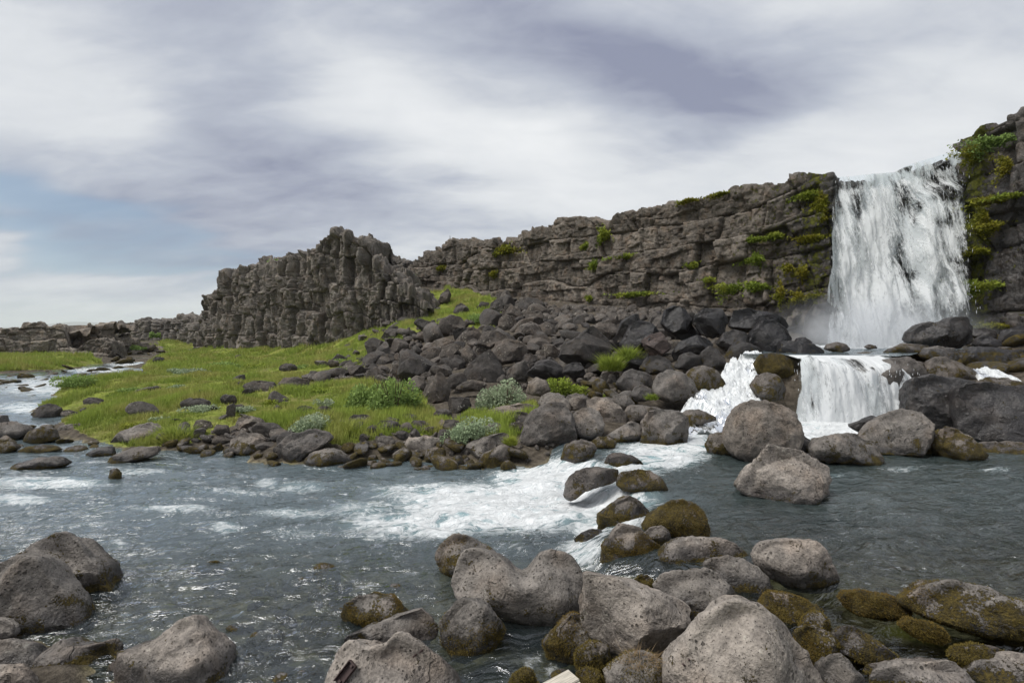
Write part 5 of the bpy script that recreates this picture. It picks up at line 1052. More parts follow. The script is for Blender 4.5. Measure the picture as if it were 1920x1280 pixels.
# rocks on the meadow
for i, (lab, tn, box) in enumerate([
    ('dark rock in the grass near the river corner', 'dark', (154, 744, 196, 764)), ('dark craggy rock in the middle of the meadow', 'dark', (337, 744, 396, 770)),
    ('peaked dark rock right of the craggy meadow rock', 'dark', (412, 738, 443, 762)), ('low rock half sunk in the grass left of the meadow middle', 'grey', (200, 768, 233, 784)),
    ('brown rock above the bank between grass tufts', 'brown', (362, 786, 399, 812)), ('small white-spotted rock at the right of the meadow middle', 'grey', (438, 757, 460, 771)),
    ('bare lumpy rock pile in the far meadow', 'grey', (522, 680, 558, 700)), ('flat grey rock patch in the meadow left of the willow bush', 'grey', (455, 712, 520, 736)),
    ('pale smooth rock mound left of the willow bush', 'brown', (520, 706, 585, 738)), ('dark rock under the pale plants on the bank', 'dark', (552, 758, 592, 790)),
    ('dark rock in the pale plants left of the willow bush', 'dark', (590, 760, 625, 782)), ('grey rock at the foot of the willow bush', 'grey', (650, 774, 702, 806)),
    ('dark stone below the willow bush', 'dark', (702, 786, 754, 818)), ('rough dark stone under the right side of the willow bush', 'dark', (745, 774, 784, 794)),
    ('grey rock right of the stones below the willow bush', 'grey', (768, 786, 802, 808)), ('grey tilted rock on the grass right of the willow bush', 'grey', (812, 766, 850, 790)),
    ('grey rock above the pale loaf-shaped boulder', 'grey', (828, 784, 864, 816)), ('dark cracked boulder left of the woolly willow', 'dark', (838, 742, 884, 778)),
    ('dark stone left of the pale loaf-shaped boulder', 'dark', (740, 806, 768, 830)), ('pale stone by the waterline below the willow bush', 'pale', (700, 816, 740, 838)),
    ('dark rock left of the biggest bank boulder', 'dark', (950, 790, 985, 820)), ('rounded grey ledge above the dark rock by the biggest bank boulder', 'grey', (945, 770, 998, 796)),
    ('grey boulder half hidden by moss at the meadow front', 'brown', (395, 815, 442, 838)), ('small rock on the right of the far meadow', 'dark', (440, 664, 458, 674)),
    ('far dark rock by the river bend', 'dark', (286, 668, 308, 680)), ('mossy stones at the river corner', 'brown', (112, 768, 146, 784))]):
    r = np.random.RandomState(900 + i)
    outline_rock(lab, tn, 0.12, 0.0, None, BB(*box, 300 + i), 0.55, mat='scree')

# ------------------------------------------------------------------ scattered boulders, copies of a few shapes
def proto_rock(seed, sub=3, angular=0.7):
    rs = np.random.RandomState(seed); U, fc = ICO[sub]
    n = 11; Nn = unitv(rs.randn(n, 3)); dd = rs.uniform(0.52, 0.95, n)
    dots = U @ Nn.T; inv = np.maximum(dots, 1e-3) / dd[None]
    p = 8 + 70 * angular ** 2
    r = 1 / (np.sum(inv ** p, 1) + 1.0 ** p) ** (1 / p)
    V = U * r[:, None] * np.array([1.0, rs.uniform(.6, 1.0), rs.uniform(.42, .95)])
    V = V + unitv(V) * (0.035 * fbm(V + seed, 1.6, 2, seed) + 0.02 * fbm(V + seed, 5.0, 3, seed + 1))[:, None]
    return V, fc
PROTO = [mesh_np('boulder_shape', *proto_rock(500 + i, 4, 0.95), True, {'moss': np.full(len(ICO[4][0]), -0.4), 'wet': np.zeros(len(ICO[4][0]))}, M['scree']) for i in range(16)]
for me in PROTO: me.set_sharp_from_angle(angle=math.radians(24))
PROTOM = []
for i in range(6):
    V, fc = proto_rock(700 + i, 3, 0.2)
    PROTOM.append(mesh_np('mossy_stone_shape', V, fc, True, {'moss': np.clip(0.75 - V[:, 2] * 0.5, 0, 1), 'wet': np.clip(0.7 - V[:, 2] * 0.9, 0, 1)}, M['boulder']))
TAKEN = []; SCAT = []
def scatter(n, poly, rmin, rmax, label, group, seed, tints=('brown', 'grey', 'dark'), shapes=None, sink=0.28, minsep=0.72, dmax=60, name='boulder', flat=1.0, biggest_first=True):
    rs = np.random.RandomState(seed); P = np.array(poly); k = 0; tries = 0
    radii = np.sort(rmin + (rmax - rmin) * rs.rand(n) ** 2.2)[::-1]
    for r in radii:
        for _ in range(60):
            px, py = rs.uniform(P[:, 0].min(), P[:, 0].max()), rs.uniform(P[:, 1].min(), P[:, 1].max())
            if not in_poly(np.array([px]), np.array([py]), poly)[0]: continue
            d = hit(px, py)
            if d > dmax: continue
            x = (px - CX) / F * d; y = d
            if any((x - a) ** 2 + (y - b) ** 2 < (minsep * (r + c)) ** 2 for a, b, c in TAKEN): continue
            TAKEN.append((x, y, r))
            z = max(float(rbf([x], [y])[0]), -0.1)
            me = (shapes or PROTO)[rs.randint(len(shapes or PROTO))]
            o = link(name if r > 0.36 else 'stone', me, (x, y, z + r * (0.62 - sink) * flat)); o.scale = (r * rs.uniform(.9, 1.25), r * rs.uniform(.8, 1.1), r * rs.uniform(.7, 1.05) * flat)
            o.rotation_euler = (rs.uniform(-.5, .5), rs.uniform(-.5, .5), rs.uniform(0, 6.3))
            t = TINT[tints[rs.randint(len(tints))]]; q = rs.uniform(.8, 1.15); o.color = (t[0] * q, t[1] * q, t[2] * q, 1)
            tag(o, label, 'boulder' if r > .36 else 'stone', group); k += 1; SCAT.append((o, r, shapes is not None, q))
            break
    return k
for o in [o for o in bpy.data.objects if o.name.startswith('boulder') and o.type == 'MESH']:
    me = o.data; co = np.empty(len(me.vertices) * 3, np.float32); me.vertices.foreach_get('co', co); co = co.reshape(-1, 3)
    TAKEN.append((o.location.x, o.location.y, float(np.ptp(co[:, 0]) * 0.42)))
scatter(70, pts("700,664 760,622 830,600 900,622 950,560 1000,578 1060,590 1060,640 960,650 880,690 800,720 740,712 690,690"), .38, 1.15, 'weathered brown boulder heaped in the upper left boulder field', 'boulders of the upper left boulder field', 1)
scatter(40, pts("960,640 1060,592 1130,590 1260,588 1380,585 1380,640 1250,690 1170,712 1060,720 960,722"), .4, 1.0, 'dark boulder packed below the cliff in the right boulder field', 'boulders of the right boulder field', 2, ('dark', 'dark', 'grey', 'black'))
scatter(45, pts("560,716 640,690 700,664 690,690 740,712 760,728 700,712 620,720"), .22, .6, 'small brown boulder at the left foot of the boulder field', 'small boulders at the foot of the boulder field', 3)
scatter(24, pts("600,690 640,650 690,625 740,600 760,610 700,650 640,690"), .25, .7, 'lichen-spotted rock fallen below the left rock wall', 'rocks fallen below the left rock wall', 9, ('grey', 'pale', 'brown'))
scatter(50, pts("640,850 760,835 900,850 980,860 960,884 800,876 660,876"), .10, .34, 'mossy stone along the waterline of the grass bank', 'stones along the bank waterline', 4, ('brown', 'dark'), PROTOM, 0.1)
scatter(26, pts("300,836 430,845 520,872 640,862 640,878 500,862 350,850"), .10, .30, 'mossy stone along the waterline of the left bank point', 'stones along the left bank waterline', 14, ('brown', 'dark'), PROTOM, 0.1)
scatter(36, pts("1090,720 1200,735 1190,790 1140,790 1100,740"), .16, .42, 'smooth dark stone between the bank boulders and the rapids', 'stones beside the rapids', 5, ('dark', 'grey'), PROTOM, 0.2)
scatter(46, pts("0,700 120,692 235,690 268,700 160,706 100,716 60,745 0,735"), .14, .62, 'dark stone standing out of the far river shallows', 'stones in the far river shallows', 6, ('brown', 'dark'), PROTOM, 0.25, flat=0.6)
scatter(14, pts("200,662 300,658 312,668 250,684 215,680"), .4, 1.0, 'dark stone in the river bend by the outcrop', 'stones in the river bend', 7, ('dark', 'brown'), PROTOM, 0.3, dmax=80, flat=0.6)
scatter(26, pts("0,800 160,806 200,850 130,850 0,850"), .12, .36, 'mossy stone in the left side channel', 'stones in the left side channel', 8, ('brown', 'dark'), PROTOM, 0.2, flat=0.7)
scatter(24, pts("110,770 300,730 560,690 620,720 520,790 260,800"), .14, .5, 'small dark stone sunk in the meadow grass', 'stones sunk in the meadow grass', 21, ('dark', 'grey'))
scatter(44, pts("290,832 360,812 440,812 540,815 540,850 430,852 330,850"), .10, .36, 'grey stone on the low left bank', 'stones on the low left bank', 22, ('grey', 'dark', 'brown'))
scatter(34, pts("440,1090 620,1060 800,1090 640,1130 600,1290 440,1290"), .08, .24, 'drowned stone on the bed of the shallow near pool', 'drowned stones in the near pool', 23, ('brown', 'pale', 'grey'), PROTOM, 0.5, flat=0.55)
scatter(30, pts("640,800 850,800 960,815 860,840 700,842"), .12, .36, 'grey stone bedded in the grassy bank', 'stones bedded in the grassy bank', 10, ('grey', 'dark', 'brown'))
scatter(22, pts("1200,1130 1300,1180 1240,1260 1000,1290 1100,1200"), .08, .2, 'small mossy stone in the gaps of the foreground boulders', 'stones in the gaps of the foreground boulders', 12, ('brown', 'dark'), PROTOM, 0.2)
scatter(20, pts("1440,1100 1600,1150 1660,1250 1500,1290 1460,1200"), .08, .2, 'small mossy stone among the right foreground rocks', 'stones among the right foreground rocks', 13, ('brown', 'dark'), PROTOM, 0.2)
scatter(24, pts("1760,700 1920,690 1920,640 1830,640"), .25, .6, 'wet black stone between the boulders under the right cliff', 'wet stones under the right cliff', 15, ('black', 'dark'), PROTOM, 0.2)

def name_scattered():
    """tell scattered stones apart by the traced boulder they lie beside"""
    stop = set('in at on of with behind between beside left right under below above by lying leaning standing along just wholly around wedged half cut pointing breaking touching against among slipping rising and near topped edged that where high awash dotted from'.split())
    marks = []
    for o in bpy.data.objects:
        if o.get('category') == 'boulder' and not o.get('group'):
            ws = []
            for w in o['label'].split():
                if w.strip(',') in stop: break
                ws.append(w.strip(','))
            core = ' '.join(ws)
            co = np.empty(len(o.data.vertices) * 3, np.float32); o.data.vertices.foreach_get('co', co); co = co.reshape(-1, 3)[::40] + np.array(o.location)
            if co[:, 1].min() > 1: marks.append((core, float(np.mean(topx(co[:, 0], co[:, 1], co[:, 2])[0])), float(np.mean(topx(co[:, 0], co[:, 1], co[:, 2])[1]))))
    cnt = {}
    for m_ in marks: cnt[m_[0]] = cnt.get(m_[0], 0) + 1
    marks = [m_ for m_ in marks if cnt[m_[0]] == 1 and 2 <= len(m_[0].split()) <= 7]
    used = set(o['label'] for o in bpy.data.objects if o.get('label'))
    for o, r, mossy, q in sorted(SCAT, key=lambda t: -t[1]):
        x, y = topx(o.location.x, o.location.y, o.location.z)
        near = sorted(marks, key=lambda m_: (m_[1] - x) ** 2 + (m_[2] - y) ** 2)[:5]
        c = o.color; tw = 'mossy' if mossy else ('black' if c[0] < .5 else 'dark' if c[0] < .74 else 'pale' if c[0] > 1.1 else 'brown' if c[0] - c[2] > .07 else 'grey')
        sw = 'tiny' if r < .13 else 'small' if r < .25 else 'medium' if r < .6 else 'big'
        for core, mx, my in near:
            if math.hypot(mx - x, my - y) > 110: break
            dr = ('left of' if x < mx else 'right of') if abs(x - mx) > abs(y - my) else ('above' if y < my else 'below')
            lab = '%s %s %s just %s the %s' % (sw, tw, 'boulder' if r > .36 else 'stone', dr, core)
            if lab not in used and len(lab.split()) <= 16:
                used.add(lab); o['label'] = lab; break
name_scattered()

def build_rubble():
    rs = np.random.RandomState(77); VV, FF, mo = [], [], []; U, fc = ICO[2]; off = 0
    polys = [(pts('930,556 1000,572 1100,580 1250,584 1400,580 1400,600 1250,604 1100,606 1000,600 930,585'), 700, .12, .5), (pts("640,700 700,655 780,610 900,600 1000,575 1260,590 1380,590 1340,650 1180,720 860,735 700,715"), 900, .08, .32), (pts("560,800 640,835 850,870 980,870 1180,800 1180,740 1000,745 850,790"), 500, .04, .12), (pts("600,690 640,655 700,630 800,590 790,560 740,595 660,640"), 260, .08, .25)]
    for poly, n, a, b in polys:
        P = np.array(poly); c = 0
        while c < n:
            px, py = rs.uniform(P[:, 0].min(), P[:, 0].max()), rs.uniform(P[:, 1].min(), P[:, 1].max()); c += 1
            if not in_poly(np.array([px]), np.array([py]), poly)[0]: continue
            d = hit(px, py); x = (px - CX) / F * d; r = rs.uniform(a, b)
            z = float(rbf([x], [d])[0])
            A = rs.randn(3, 3); Q_, _ = np.linalg.qr(A)
            Nn = unitv(rs.randn(9, 3)); ds = rs.uniform(.6, 1, 9); rr = np.min(np.where(U @ Nn.T > .05, ds / np.maximum(U @ Nn.T, .05), 9), 1); rr = np.minimum(rr, 1.0)
            V = (U * rr[:, None]) * np.array([1, .85, .7]) @ Q_ * r + np.array([x, d, z + r * .25])
            VV.append(V); FF.append(fc + off); off += len(U)
    V = np.concatenate(VV)
    me = mesh_np('rubble', V, np.concatenate(FF), False, {'moss': np.full(len(V), -.4), 'wet': np.zeros(len(V))}, M['scree'])
    ro = link('rubble', me); ro.color = (0.85, 0.82, 0.79, 1); tag(ro, 'loose small rubble filling the gaps between the boulders', 'rubble', kind='stuff')
build_rubble()
# ------------------------------------------------------------------ vegetation
def blades(x, y, z, h, w, rs, lean=0.35):
    n = len(x); a = rs.rand(n) * 2 * np.pi; b = rs.rand(n) * 2 * np.pi; l = lean * h * rs.rand(n)
    V = np.empty((n, 3, 3)); base = np.stack([x, y, z], 1)
    dx = np.stack([np.cos(a) * w, np.sin(a) * w, np.zeros(n)], 1)
    V[:, 0] = base - dx; V[:, 1] = base + dx
    V[:, 2] = base + np.stack([np.cos(b) * l, np.sin(b) * l, h], 1)
    return V.reshape(-1, 3), np.arange(n * 3).reshape(-1, 3)
def build_meadow():
    rs = np.random.RandomState(3); X, Y, Z, HH, WW, SH = [], [], [], [], [], []
    # stratified in apparent size: candidates uniform in column and in log distance
    n = 1100000
    d = np.exp(rs.uniform(math.log(11.5), math.log(94), n)); px = rs.uniform(-60, 1040, n)
    x = (px - CX) / F * d; z = terrain(x, d)
    m = turf_mask(x, d, z) & (z > zwater(x, d) + 0.03)
    x, d, z = x[m], d[m], z[m]
    p = P3(x, d); t = fbm(p, 0.55, 3, 8); t2 = fbm(p, 1.6, 2, 18)
    ok = rs.rand(len(x)) < np.clip(0.55 + 0.75 * t2 + 0.35 * t, 0.04, 1.0)
    x, d, z, t = x[ok], d[ok], z[ok], t[ok]
    if len(x) > 330000:
        s = rs.choice(len(x), 330000, False); x, d, z, t = x[s], d[s], z[s], t[s]
    h = (0.07 + 0.14 * rs.rand(len(x))) * (1 + 0.9 * np.clip(t, -0.6, 1.2)); h = np.clip(h, 0.05, 0.42) * (0.8 + d / 70)
    w = 0.006 + d * 0.00055
    V, Fc = blades(x, d, z - 0.02, h, w, rs, 0.55)
    sh = np.clip(0.25 + 0.5 * rs.rand(len(x)) + 0.15 * t, 0, 1)
    SHV = np.stack([sh * 0.6, sh * 0.6, sh], 1).ravel()
    me = mesh_np('meadow_grass', V, Fc, True, {'shade': SHV}, M['grass'])
    tag(link('meadow_grass', me), 'green and straw-coloured meadow grass on the riverbank', 'grass', kind='stuff')
build_meadow()

def leaf_cloud(n, rx, ry, rz, leaf, rs, lobes=7, hang=0.0, shell=0.55):
    """small two-triangle leaves spread through overlapping lobes"""
    L = [(rs.uniform(-.55, .55), rs.uniform(-.55, .55), rs.uniform(0.05, .55), rs.uniform(.35, .62)) for _ in range(lobes)]
    k = rs.randint(lobes, size=n); C = np.array(L)[k]
    dirs = unitv(rs.randn(n, 3)); rad = (shell + (1 - shell) * rs.rand(n)) ** 0.7 * C[:, 3]
    p = C[:, :3] + dirs * rad[:, None]; p[:, 2] = np.abs(p[:, 2])
    c = p * np.array([rx, ry, rz])
    a = unitv(rs.randn(n, 3) + dirs * 0.9 + np.array([0, 0, .5])); b = unitv(np.cross(a, rs.randn(n, 3)))
    ln = leaf * (0.6 + 0.8 * rs.rand(n))[:, None]
    V = np.stack([c - b * ln * .32, c + a * ln * .5 - b * 0, c + b * ln * .32, c - a * ln * .5], 1).reshape(-1, 3)
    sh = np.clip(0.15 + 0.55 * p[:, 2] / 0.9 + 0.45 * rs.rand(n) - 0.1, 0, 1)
    return V, np.arange(4 * n).reshape(-1, 4), np.repeat(sh, 4)
def bush(name, label, cat, px, py, wpx, hpx, n, leaf, mat, seed, d=None, stems=14, group=None, sink=0.04, hang=0.0, deep=0.8, zoff=0.0):
    rs = np.random.RandomState(seed); d = d or hit(px, py)
    loc = W(px, py, d); rx = wpx / F * d / 2; rz = hpx / F * d
    root = empty(name, tuple(loc)); tag(root, label, cat, group)
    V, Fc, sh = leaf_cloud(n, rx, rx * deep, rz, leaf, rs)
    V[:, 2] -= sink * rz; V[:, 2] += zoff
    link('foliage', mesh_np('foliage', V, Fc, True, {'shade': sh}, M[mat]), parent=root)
    if stems:
        SV, SF = [], []; o = 0
        for i in range(stems):
            a = rs.rand() * 6.28; r = rs.uniform(.15, .8); tip = np.array([math.cos(a) * r * rx, math.sin(a) * r * rx * deep, rz * rs.uniform(.45, .95)])
            b0 = np.array([math.cos(a) * rx * .12, math.sin(a) * rx * .12, -.06]); w0 = 0.004 + 0.0035 * d / 10
            mid = (b0 + tip) / 2 + np.array([0, 0, rz * .08])
            for (p, q, w1, w2) in ((b0, mid, w0 * 1.6, w0), (mid, tip, w0, w0 * .35)):
                ang = np.arange(4) * np.pi / 2; ring = np.stack([np.cos(ang), np.sin(ang), 0 * ang], 1)
                SV += [p + ring * w1, q + ring * w2]
                SF += [[o + j, o + (j + 1) % 4, o + 4 + (j + 1) % 4, o + 4 + j] for j in range(4)]; o += 8
        link('stems', mesh_np('stems', np.concatenate(SV), np.array(SF), True, None, M['twig']), parent=root)
    return root
def tuft(name, label, cat, px, py, wpx, hpx, n, mat, seed, d=None, group=None, bw=None, droop=0.5, yoff=0.0, up=0.6):
    """a clump of blades on the ground or a rock ledge"""
    rs = np.random.RandomState(seed); d = d or hit(px, py); loc = W(px, py, d); r = wpx / F * d / 2; hh = hpx / F * d
    a = rs.rand(n) * 6.28; q = np.sqrt(rs.rand(n)) * r; x = np.cos(a) * q; y = np.sin(a) * q * 0.7; z = -0.03 + 0.25 * hh * (1 - (q / r) ** 2)
    h = hh * up * (0.5 + 0.7 * rs.rand(n)) * (1.15 - 0.6 * q / r)
    V, Fc = blades(x, y, z, h, np.full(n, bw or 0.0009 * d), rs, 0.9 + droop)
    tip = np.arange(2, len(V), 3); V[tip, 0] += np.cos(a) * h * droop * .6; V[tip, 1] += np.sin(a) * h * droop * .6
    sh = np.clip(0.2 + 0.75 * rs.rand(n), 0, 1); SHV = np.stack([sh * .3, sh * .3, sh], 1).ravel()
    root = link(name, mesh_np(name, V, Fc, True, {'shade': SHV}, M[mat]), tuple(loc)); tag(root, label, cat, group)
    return root
bush('willow_bush', 'big green willow bush in front of the boulder field', 'bush', 738, 778, 118, 96, 8500, 0.08, 'willow', 1, stems=26)
bush('willow_bush', 'lower green willow bush on the left shoulder of the big one', 'bush', 690, 770, 92, 66, 4600, 0.075, 'willow', 2, stems=16)
bush('woolly_willow', 'pale silvery woolly willow below the triangular boulder', 'shrub', 945, 768, 112, 72, 5600, 0.07, 'woolly', 3, stems=12)
bush('woolly_willow', 'pale woolly willow creeping over the bank left of the sloping-backed boulder', 'shrub', 882, 828, 100, 46, 3800, 0.055, 'woolly', 4, stems=10)
bush('woolly_willow', 'pale woolly willow spilling over the bank above the ribbed boulder', 'shrub', 592, 814, 116, 46, 3800, 0.055, 'woolly', 5, stems=10)
bush('woolly_willow', 'small pale woolly willow at the back left of the bank', 'shrub', 606, 764, 44, 20, 900, 0.055, 'woolly', 15, stems=6)
bush('herb_bush', 'leafy green plants with yellow flowers right of the woolly willow', 'plant', 1050, 740, 56, 34, 2200, 0.065, 'herb', 6, stems=8)
bush('herb_bush', 'low leafy yellow-green plants in front of the dark boulders', 'plant', 1085, 740, 40, 24, 1200, 0.06, 'herb', 7, stems=6)
bush('herb_bush', 'bright green leafy plants on the slope above the boulder field', 'plant', 905, 604, 62, 22, 1600, 0.14, 'willow', 8, stems=6)
bush('willow_bush', 'green bush in the gap between rock wall and cliff', 'bush', 764, 536, 38, 26, 1500, 0.22, 'willow', 9, d=58.5, stems=8)
bush('willow_bush', 'tiny green bush on top of the left rock wall', 'bush', 515, 497, 26, 12, 500, 0.2, 'willow', 10, d=50.5, stems=4)
bush('willow_bush', 'small green bush at the foot of the far ridge', 'bush', 291, 632, 18, 12, 400, 0.28, 'willow', 11, d=74, stems=4)
bush('willow_bush', 'dark green bush on the far river bank', 'bush', 255, 655, 34, 10, 500, 0.2, 'willow', 12, d=58, stems=4)
bush('willow_bush', 'tall grass-green shrub edge at the river corner', 'bush', 145, 722, 70, 22, 2400, 0.09, 'willow', 13, stems=6)
bush('willow_bush', 'dark green low shrub mat in the far meadow', 'shrub', 430, 690, 84, 15, 1800, 0.11, 'willow', 16, stems=4)
bush('woolly_willow', 'pale shrub band across the far meadow', 'shrub', 350, 700, 80, 12, 1500, 0.10, 'woolly', 17, stems=4)
bush('woolly_willow', 'pale low shrub by the meadow rocks', 'shrub', 372, 770, 70, 12, 1100, 0.06, 'woolly', 18, stems=4)
for i, (px, py, w, h, mt) in enumerate([(250, 735, 50, 10, 'willow'), (330, 728, 44, 9, 'woolly'), (480, 690, 50, 10, 'herb'), (560, 692, 46, 9, 'willow'), (205, 760, 40, 9, 'herb'), (290, 765, 46, 10, 'willow'), (610, 735, 56, 12, 'herb'), (400, 715, 50, 9, 'herb'), (640, 680, 34, 8, 'willow'), (300, 790, 44, 10, 'woolly'), (520, 758, 44, 12, 'herb'), (455, 770, 40, 9, 'woolly'), (250, 800, 50, 10, 'herb')]):
    bush('low_shrub', {'willow': 'low dark green shrub mat in the meadow', 'woolly': 'low pale grey-green shrub mat in the meadow', 'herb': 'low fresh green shrub mat in the meadow'}[mt], 'shrub', px, py, w, h, 700, 0.045 + 0.0016 * hit(px, py), mt, 60 + i, stems=0, group='low shrub mats in the meadow')
tuft('grass_clump', 'bright long grass clump on the left bank point', 'grass clump', 331, 826, 62, 40, 1800, 'grass', 21)
tuft('grass_clump', 'bright green grass clump by the sharp-edged black rock', 'grass clump', 1146, 694, 40, 40, 1300, 'herb', 22, d=17.3)
tuft('grass_clump', 'upper bright green grass clump on the faceted black block', 'grass clump', 1178, 676, 40, 36, 1300, 'herb', 23, d=18.0)
tuft('grass_clump', 'bright yellow-green moss cushion above the bank stones', 'moss', 661, 820, 50, 34, 1800, 'herb', 24)
tuft('grass_clump', 'yellow-green grass patch under the flat pale slab', 'grass clump', 900, 796, 36, 20, 900, 'mossy', 25)
tuft('grass_clump', 'small green grass tuft between the bank boulders and the rapids', 'grass clump', 1141, 745, 20, 14, 400, 'herb', 26)
tuft('grass_clump', 'small green grass tuft at the foot of the rounded grey boulder', 'grass clump', 1221, 748, 18, 16, 400, 'herb', 27, d=14.6)
tuft('grass_clump', 'green sprig of grass on the waterline by the biggest bank boulder', 'grass clump', 957, 832, 22, 24, 500, 'herb', 28, d=11.4)
tuft('dry_grass', 'tuft of dry straw-coloured grass on the mossy bottom rock', 'dry grass', 1203, 1232, 80, 20, 260, 'dry', 29, d=3.80, bw=0.002, droop=2.6)
# grass and moss growing on the cliffs: (label, column, row, width, height, kind)
def cliff_patch(label, px, py, w, h, mat, seed, n=None, d=None):
    rs = np.random.RandomState(seed); d0 = d or (inv_d(px, CL_D) if px < 1800 else inv_d(px, RC_D))
    d0 = d0 - 0.35; loc = W(px, py, d0); n = n or int(700 + w * h * 0.8); n = min(n, 2600)
    a = rs.rand(n) * 6.28; q = np.minimum(np.abs(rs.randn(n)) * 0.52, 1.35) * (0.8 + 0.35 * np.sin(a * 3 + seed) + 0.2 * np.sin(a * 7 + seed * 2)); x = np.cos(a) * q * w / 2 / F * d0; z = np.sin(a) * q * h / 2 / F * d0
    y = 0.08 + 0.40 * np.minimum(q ** 2, 1) + rs.uniform(-.15, .10, n)
    # follow the wall's slant
    y = y + x * (-1.1 if px < 1800 else -0.8)
    c = np.stack([x, y, z], 1); ln = (0.05 + 0.08 * rs.rand(n))[:, None] * d0 / 26
    dr = unitv(rs.randn(n, 3) * 0.8 + np.array([0, -.6, 0.35])); bb = unitv(np.cross(dr, rs.randn(n, 3)))
    V = np.stack([c - bb * ln * .5, c + bb * ln * .5, c + dr * ln * 1.5], 1).reshape(-1, 3)
    sh = np.clip(.15 + .85 * rs.rand(n), 0, 1)
    o = link('moss_patch', mesh_np('moss_patch', V, np.arange(3 * n).reshape(-1, 3), True, {'shade': np.stack([sh * .4, sh * .4, sh], 1).ravel()}, M[mat]), tuple(loc))
    tag(o, label, 'moss', 'moss and grass patches on the cliffs'); return o
for i, (lab, px, py, w, h, mt) in enumerate([
    ('bright green grass cushion near the top of the cliff beside the waterfall', 1514, 366, 40, 24, 'herb'), ('yellow moss column running down the cliff edge by the waterfall', 1541, 385, 24, 80, 'mossy'),
    ('yellow moss below the column at the cliff edge', 1540, 412, 24, 24, 'mossy'), ('yellow-green moss shelf at half height by the waterfall', 1522, 446, 44, 18, 'mossy'),
    ('green grass shelf on the cliff left of the yellow moss', 1412, 450, 56, 14, 'herb'), ('small green tuft on the ledge between the two grass shelves', 1456, 442, 26, 14, 'herb'),
    ('pointed green grass tuft hanging on the cliff middle', 1418, 486, 30, 26, 'herb'), ('yellow moss streak low on the cliff by the waterfall', 1508, 510, 16, 30, 'mossy'),
    ('upper end of the low yellow moss streak', 1480, 502, 12, 18, 'mossy'), ('wide grass tuft low on the cliff', 1366, 542, 46, 30, 'herb'), ('grass tuft right of the wide low tuft', 1420, 538, 40, 24, 'herb'),
    ('yellow moss cushion near the foot of the waterfall', 1500, 560, 26, 30, 'mossy'), ('green moss right of the yellow cushion by the waterfall foot', 1525, 556, 36, 12, 'mossy'),
    ('faint yellow moss trail near the cliff foot', 1466, 550, 10, 50, 'mossy'), ('small tuft on the left of the cliff middle', 1300, 497, 18, 18, 'herb'), ('low green tuft on the cliff left part', 1330, 525, 18, 10, 'herb'),
    ('grass on the ledge running left along the cliff foot', 1190, 552, 80, 8, 'herb'), ('green tuft in the upper cleft of the cliff', 1132, 440, 22, 36, 'herb'), ('green cushion left of the upper cleft', 1098, 462, 26, 18, 'herb'),
    ('green tuft hanging below the cleft', 1113, 498, 18, 26, 'herb'), ('pale green strip right of the cleft', 1165, 481, 44, 9, 'herb'), ('tiny bright tuft on the lower left cliff', 1105, 560, 10, 12, 'herb'),
    ('thin grass rim on the cliff top', 1350, 364, 40, 7, 'mossy'), ('thin grass rim on the cliff top further left', 1290, 376, 30, 6, 'mossy'), ('moss patch by the far end of the cliff', 945, 470, 60, 20, 'mossy'),
    ('moss on the ledge below the marker post', 826, 503, 30, 7, 'mossy'), ('green patch on the cliff over the grass slope', 925, 514, 16, 10, 'mossy'),
    ('thick green-yellow moss pad beside the top of the waterfall', 1829, 288, 34, 46, 'mossy'), ('leafy green plants hanging on the top of the right cliff', 1870, 264, 66, 34, 'willow'), ('hanging green strand under the leafy plants', 1890, 310, 16, 50, 'mossy'),
    ('orange-yellow moss ledge on the right cliff', 1862, 376, 56, 18, 'mossy'), ('green plants on the ledge at the right edge', 1900, 366, 44, 14, 'herb'), ('yellow moss streak down the right cliff', 1846, 410, 16, 56, 'mossy'),
    ('brown-yellow moss below the right ledge', 1858, 425, 46, 26, 'mossy'), ('bright grass band behind the right side of the waterfall', 1848, 536, 60, 26, 'herb'), ('dim grass band in the spray of the waterfall', 1790, 530, 60, 16, 'herb'),
    ('dim moss under the right cliff', 1840, 470, 30, 16, 'mossy'), ('moss at the foot of the right cliff', 1870, 612, 60, 12, 'mossy')]):
    cliff_patch(lab, px, py, w, h, mt, 400 + i, d=24.6 if lab.startswith('dim grass') else None)

